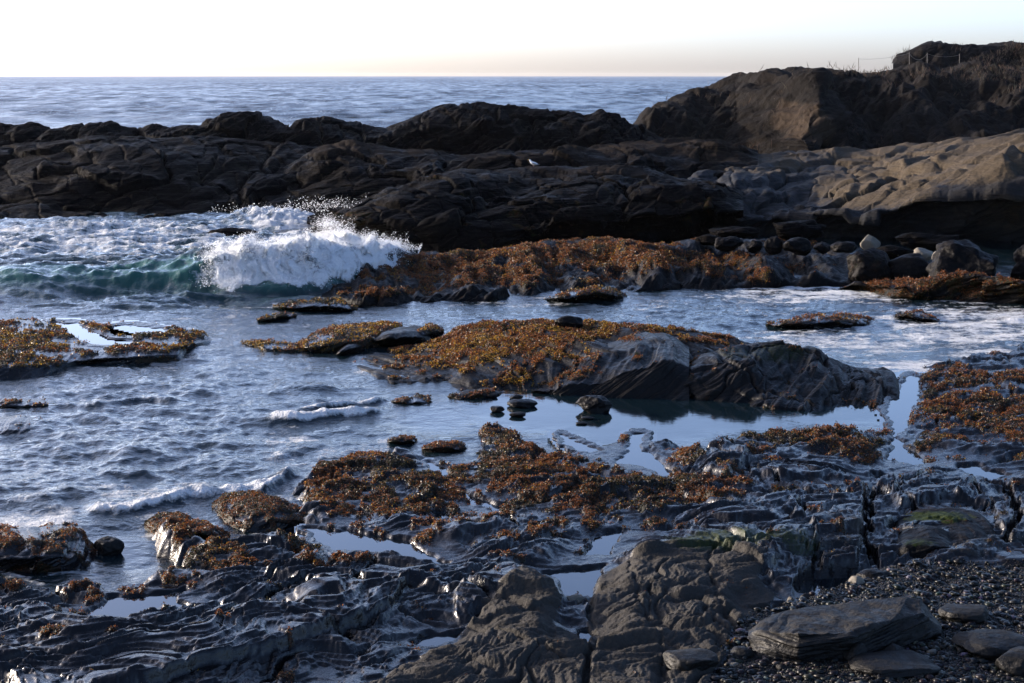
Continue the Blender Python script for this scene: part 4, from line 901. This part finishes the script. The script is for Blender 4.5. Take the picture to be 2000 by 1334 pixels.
# spray thrown up by the breaker
def spray(name, label, n, seed, spots, size):
    r = np.random.default_rng(seed); out = []
    for (qx, qy, Yd, rx, ry, frac, dens) in spots:
        k = int(n * frac); c = at_y(qx, qy, Yd); s = Yd / FPX
        p = np.clip(r.normal(size=(k, 3)), -1.9, 1.9)
        up = np.abs(p[:, 2]) ** 1.2
        plume = .5 + .9 * np.abs(n2(p[:, 0] * 2.5 + qx, p[:, 0] * 0, seed))
        out.append(np.stack([c[0] + p[:, 0] * rx * s, c[1] + p[:, 1] * .6, c[2] + up * ry * .8 * s * plume], -1))
    if seed == 3: out.append(FZ)
    V0 = np.concatenate(out); k = len(V0)
    sz = size * (.3 + r.random(k) ** 4 * 2.2)
    T = np.array([(1,1,1),(-1,-1,1),(-1,1,-1),(1,-1,-1)]) * .6
    O = np.array([(1,0,0),(-1,0,0),(0,1,0),(0,-1,0),(0,0,1),(0,0,-1)], float)
    OF = np.array([(0,2,4),(2,1,4),(1,3,4),(3,0,4),(2,0,5),(1,2,5),(3,1,5),(0,3,5)])
    V = V0[:, None] + O[None] * sz[:, None, None]
    Fq = (OF[None] + (np.arange(k) * 6)[:, None, None]).reshape(-1, 3)
    o = raw_mesh(name, V.reshape(-1, 3), Fq, M['spray']); tag(o, label, 'spray', kind='stuff')
m, nt, out = new_mat('spray_white'); n = N(nt)
d_ = n('BsdfDiffuse', {'Color': (.9, .91, .92, 1)}); t_ = n('BsdfTranslucent', {'Color': (.9, .91, .92, 1)}); x_ = n('MixShader', {0: .45, 1: d_.outputs[0], 2: t_.outputs[0]})
nt.links.new(x_.outputs[0], out.inputs[0]); M['spray'] = m
spray('wave_spray', 'white spray leaping off the breaking wave against the weedy ledge', 40000, 3,
  [(640,490,52.5,70,26,.22,1),(700,486,53,50,20,.2,1),(655,460,54,18,22,.14,1),(640,440,56,14,14,.06,1),(760,488,53.5,32,8,.14,1),(560,500,52,70,12,.16,1),(735,480,53.5,24,14,.08,1)], .006)
spray('surge_spray', 'faint spray above the surge at the foot of the dark ridge', 2500, 4, [(530,412,68,60,10,.5,1),(640,405,66,40,16,.5,1)], .009)

# ------------------------------------------------------------------ gull
def skin_body(name, nodes, edges, mat, parent=None, lv=2):
    me = bpy.data.meshes.new(name); me.from_pydata([n[:3] for n in nodes], edges, []); o = link(name, me, mat, parent)
    sk = o.modifiers.new('skin', 'SKIN'); sk.use_smooth_shade = True
    for i, n_ in enumerate(nodes): me.skin_vertices[0].data[i].radius = (n_[3], n_[4] if len(n_) > 4 else n_[3])
    me.skin_vertices[0].data[0].use_root = True
    s = o.modifiers.new('sub', 'SUBSURF'); s.levels = s.render_levels = lv; return o

white = plain('white_feathers', (.5, .5, .5), .7); grey = plain('grey_feathers', (.11, .12, .14), .7); beakm = plain('yellow_beak', (.6, .35, .05), .5); legm = plain('pink_leg', (.35, .2, .17), .6)
g = bpy.data.objects.new('gull', None); C.objects.link(g)
# gull's ground: the big dark rock under pixel (1040, 326)
qx, qy = proj(PC[..., 0], PC[..., 1], PC[..., 2]); dd = (qx - 1043) ** 2 + (qy - 328) ** 2 * 2 + np.where(PC[..., 1] > 74.2, 1e4, 0)
k = np.unravel_index(np.argmin(dd), dd.shape); GP = PC[k]
g.location = GP + np.array([0, -.05, .01]); g.rotation_euler = (0, 0, math.radians(160)); g.scale = (.95,) * 3
tag(g, 'white and grey gull standing on top of the big dark rock', 'gull')
skin_body('body', [(0,0,.20,.075),(.09,0,.235,.07),(.15,0,.30,.042),(.175,0,.35,.040),(.20,0,.372,.036),(-.10,0,.185,.06),(-.2,0,.17,.03)], [(0,1),(1,2),(2,3),(3,4),(0,5),(5,6)], white, g)
for s in (-1, 1):
    skin_body('wing', [(.07,.065*s,.225,.045,.02),(-.04,.075*s,.21,.055,.02),(-.17,.055*s,.175,.035,.012),(-.28,.02*s,.15,.012,.008)], [(0,1),(1,2),(2,3)], grey, g)
    skin_body('leg', [(.0,.03*s,.15,.014),(.005,.03*s,.07,.007),(0,.03*s,.008,.007),(.05,.03*s,.004,.008)], [(0,1),(1,2),(2,3)], legm, g, 1)
skin_body('beak', [(.225,0,.368,.014),(.26,0,.362,.010),(.285,0,.352,.005)], [(0,1),(1,2)], beakm, g, 1)
skin_body('tail', [(-.18,0,.17,.03,.012),(-.27,0,.15,.03,.008)], [(0,1)], white, g, 1)

# ------------------------------------------------------------------ post and rope fence on the headland
steel = plain('weathered_post', (.10, .09, .08), .7); ropem = plain('pale_rope', (.16, .15, .13), .8)
def tube(name, pts, r, mat, parent, sides=8):
    pts = np.array(pts, float); k = len(pts); V = []; 
    for i, p in enumerate(pts):
        t = pts[min(i + 1, k - 1)] - pts[max(i - 1, 0)]; t /= np.linalg.norm(t)
        a = np.cross(t, (0, 1, .1)); a /= np.linalg.norm(a); b = np.cross(t, a)
        for j in range(sides):
            th = j / sides * 2 * math.pi; V.append(p + r * (a * math.cos(th) + b * math.sin(th)))
    Fq = [(i * sides + j, i * sides + (j + 1) % sides, (i + 1) * sides + (j + 1) % sides, (i + 1) * sides + j) for i in range(k - 1) for j in range(sides)]
    return raw_mesh(name, V, Fq, mat, parent=parent)
posts = [(1677, 140, 113, 126), (1776, 133, 102, 128), (1811, 131, 103, 128), (1874, 132, 105, 129)]
f = bpy.data.objects.new('rope_fence', None); C.objects.link(f); tag(f, 'thin post and rope fence along the top of the headland', 'fence')
tops = []
for (a, yb, yt, Yd) in posts:
    p0 = at_y(a, yb + 6, Yd); p1 = at_y(a, yt, Yd); tube('post', [p0, (p0 + p1) / 2, p1], .022, steel, f); tops.append(p1)
ends = [(0, 1, .15), (1, 2, .45), (2, 3, .18)]
for i, j, sag in ends:
    a, b = tops[i] - [0, 0, .08], tops[j] - [0, 0, .08]
    tube('rope', [a + (b - a) * t - np.array([0, 0, 4 * sag * t * (1 - t)]) for t in np.linspace(0, 1, 13)], .007, ropem, f, 6)
# ------------------------------------------------------------------ dry scrub along the headland top
def scrub(P, L_, per, size, seed):
    r = np.random.default_rng(seed); px, py = proj(P[..., 0], P[..., 1], P[..., 2]); d = blobs(px, py, L_)
    d = ss(.2, .6, d + .6 * fbm2(P[..., 0] * .4, P[..., 1] * .4, 3, seed)) * (grid_normals(P)[..., 2] > .15)
    a = P[:-1, :-1]; ex = P[:-1, 1:] - a; ey = P[1:, :-1] - a; w = np.linalg.norm(np.cross(ex, ey), axis=-1) * d[:-1, :-1]
    n = int(w.sum() * per); n = min(n, 60000)
    k = np.searchsorted(np.cumsum(w.ravel()) / w.sum(), r.random(n)); B_ = a.reshape(-1, 3)[k] + ex.reshape(-1, 3)[k] * r.random((n, 1)) + ey.reshape(-1, 3)[k] * r.random((n, 1))
    hgt = size * (.4 + 1.2 * np.clip(.4 + 1.5 * n2(B_[:, 0] * .7, B_[:, 1] * .3, seed), .05, 1)) * (.4 + r.random(n))
    dv = r.normal(size=(n, 3)) * .45; dv[:, 2] = 1; tip = B_ + dv * hgt[:, None]; q = r.normal(size=(n, 3)); q[:, 2] *= .2; q = q / np.linalg.norm(q, axis=1)[:, None] * .022
    md = (B_ + tip) / 2 + r.normal(size=(n, 3)) * .05
    V = np.stack([B_ - q, md + q * 1.4, tip, md - q * .6], 1)
    col = np.array([.035, .018, .009])[None] * (.4 + 1.2 * r.random((n, 1))); io = r.random(n) < .3; col[io] = np.array([.02, .018, .008]) * (.5 + r.random((io.sum(), 1)))
    return V.reshape(-1, 3), np.repeat(col, 4, 0)
sV = [scrub(PH, [(1960,150,150,22,1),(1700,146,90,8,.7),(2300,150,400,60,1),(1840,150,90,10,.6)], 12, .32, 91), scrub(PT, [(1990,110,70,20,1),(2250,110,300,40,1)], 14, .32, 92)]
V = np.concatenate([s[0] for s in sV]); c = np.concatenate([s[1] for s in sV])
o = raw_mesh('dry_scrub', V, np.arange(len(V)).reshape(-1, 4), M['scrub'], smooth=False, cols={'col': c}); tag(o, 'dry reddish scrub along the top of the headland', 'scrub', kind='stuff')

# ------------------------------------------------------------------ seabed, camera, light
bm = at_z(np.array([[-3000., 5000.], [-3000., 5000.]]), np.array([[1600., 1600.], [700., 700.]]), -.6)
raw_mesh('seabed', [(-5000, 5, -.9), (5000, 5, -.9), (5000, 9000, -.9), (-5000, 9000, -.9)], [(0, 1, 2, 3)], M['shelf'])['kind'] = 'structure'
hm, nt, out = new_mat('haze_air'); pv = nt.nodes.new('ShaderNodeVolumePrincipled'); pv.inputs['Density'].default_value = 2.2e-5; pv.inputs['Color'].default_value = (.95, .95, .96, 1); pv.inputs['Anisotropy'].default_value = .2
nt.links.new(pv.outputs[0], out.inputs[1])
a_, b_, c_, d_, e_, f_ = -5500, 5500, -60, 9500, -2.5, 16.
raw_mesh('haze', [(a_, c_, e_), (b_, c_, e_), (b_, d_, e_), (a_, d_, e_), (a_, c_, f_), (b_, c_, f_), (b_, d_, f_), (a_, d_, f_)], [(3, 2, 1, 0), (4, 5, 6, 7), (0, 1, 5, 4), (1, 2, 6, 5), (2, 3, 7, 6), (3, 0, 4, 7)], hm, smooth=False)['kind'] = 'stuff'
cam = bpy.data.cameras.new('camera'); co = bpy.data.objects.new('camera', cam); C.objects.link(co)
co.location = (0, 0, HC); co.rotation_euler = (math.pi / 2 - TH, 0, 0); cam.sensor_width = 36; cam.lens = FPX / 2000 * 36; cam.clip_end = 60000; cam.clip_start = .5
bpy.context.scene.camera = co
SUN_EL, SUN_AZ = 13.5, 66.     # degrees above the horizon, degrees left of the view direction
sx, sy_, sz = -math.sin(math.radians(SUN_AZ)) * math.cos(math.radians(SUN_EL)), math.cos(math.radians(SUN_AZ)) * math.cos(math.radians(SUN_EL)), math.sin(math.radians(SUN_EL))
sl = bpy.data.lights.new('sun', 'SUN'); sl.energy = 2.7; sl.angle = math.radians(.5); sl.color = (1, .86, .70)
so = bpy.data.objects.new('sun', sl); C.objects.link(so)
from mathutils import Vector
so.rotation_euler = Vector((sx, sy_, sz)).to_track_quat('Z', 'Y').to_euler()
W = bpy.data.worlds.new('World'); bpy.context.scene.world = W; W.use_nodes = True
nt = W.node_tree; nt.nodes.clear(); sk = nt.nodes.new('ShaderNodeTexSky'); sk.sky_type = 'NISHITA'; sk.sun_disc = False
sk.sun_elevation = math.radians(SUN_EL); sk.sun_rotation = math.radians(-SUN_AZ); sk.altitude = 0; sk.air_density = .5; sk.dust_density = 2.; sk.ozone_density = 3.
bg = nt.nodes.new('ShaderNodeBackground'); bg.inputs[1].default_value = .15; wo = nt.nodes.new('ShaderNodeOutputWorld')
mu = nt.nodes.new('ShaderNodeVectorMath'); mu.operation = 'MULTIPLY'; mu.inputs[1].default_value = (1.13, 1.0, .92); nt.links.new(sk.outputs[0], mu.inputs[0]); nt.links.new(mu.outputs[0], bg.inputs[0]); nt.links.new(bg.outputs[0], wo.inputs[0])
sc = bpy.context.scene; sc.view_settings.view_transform = 'Standard'; sc.view_settings.look = 'None'; sc.view_settings.gamma = 1; sc.view_settings.exposure = 2.0
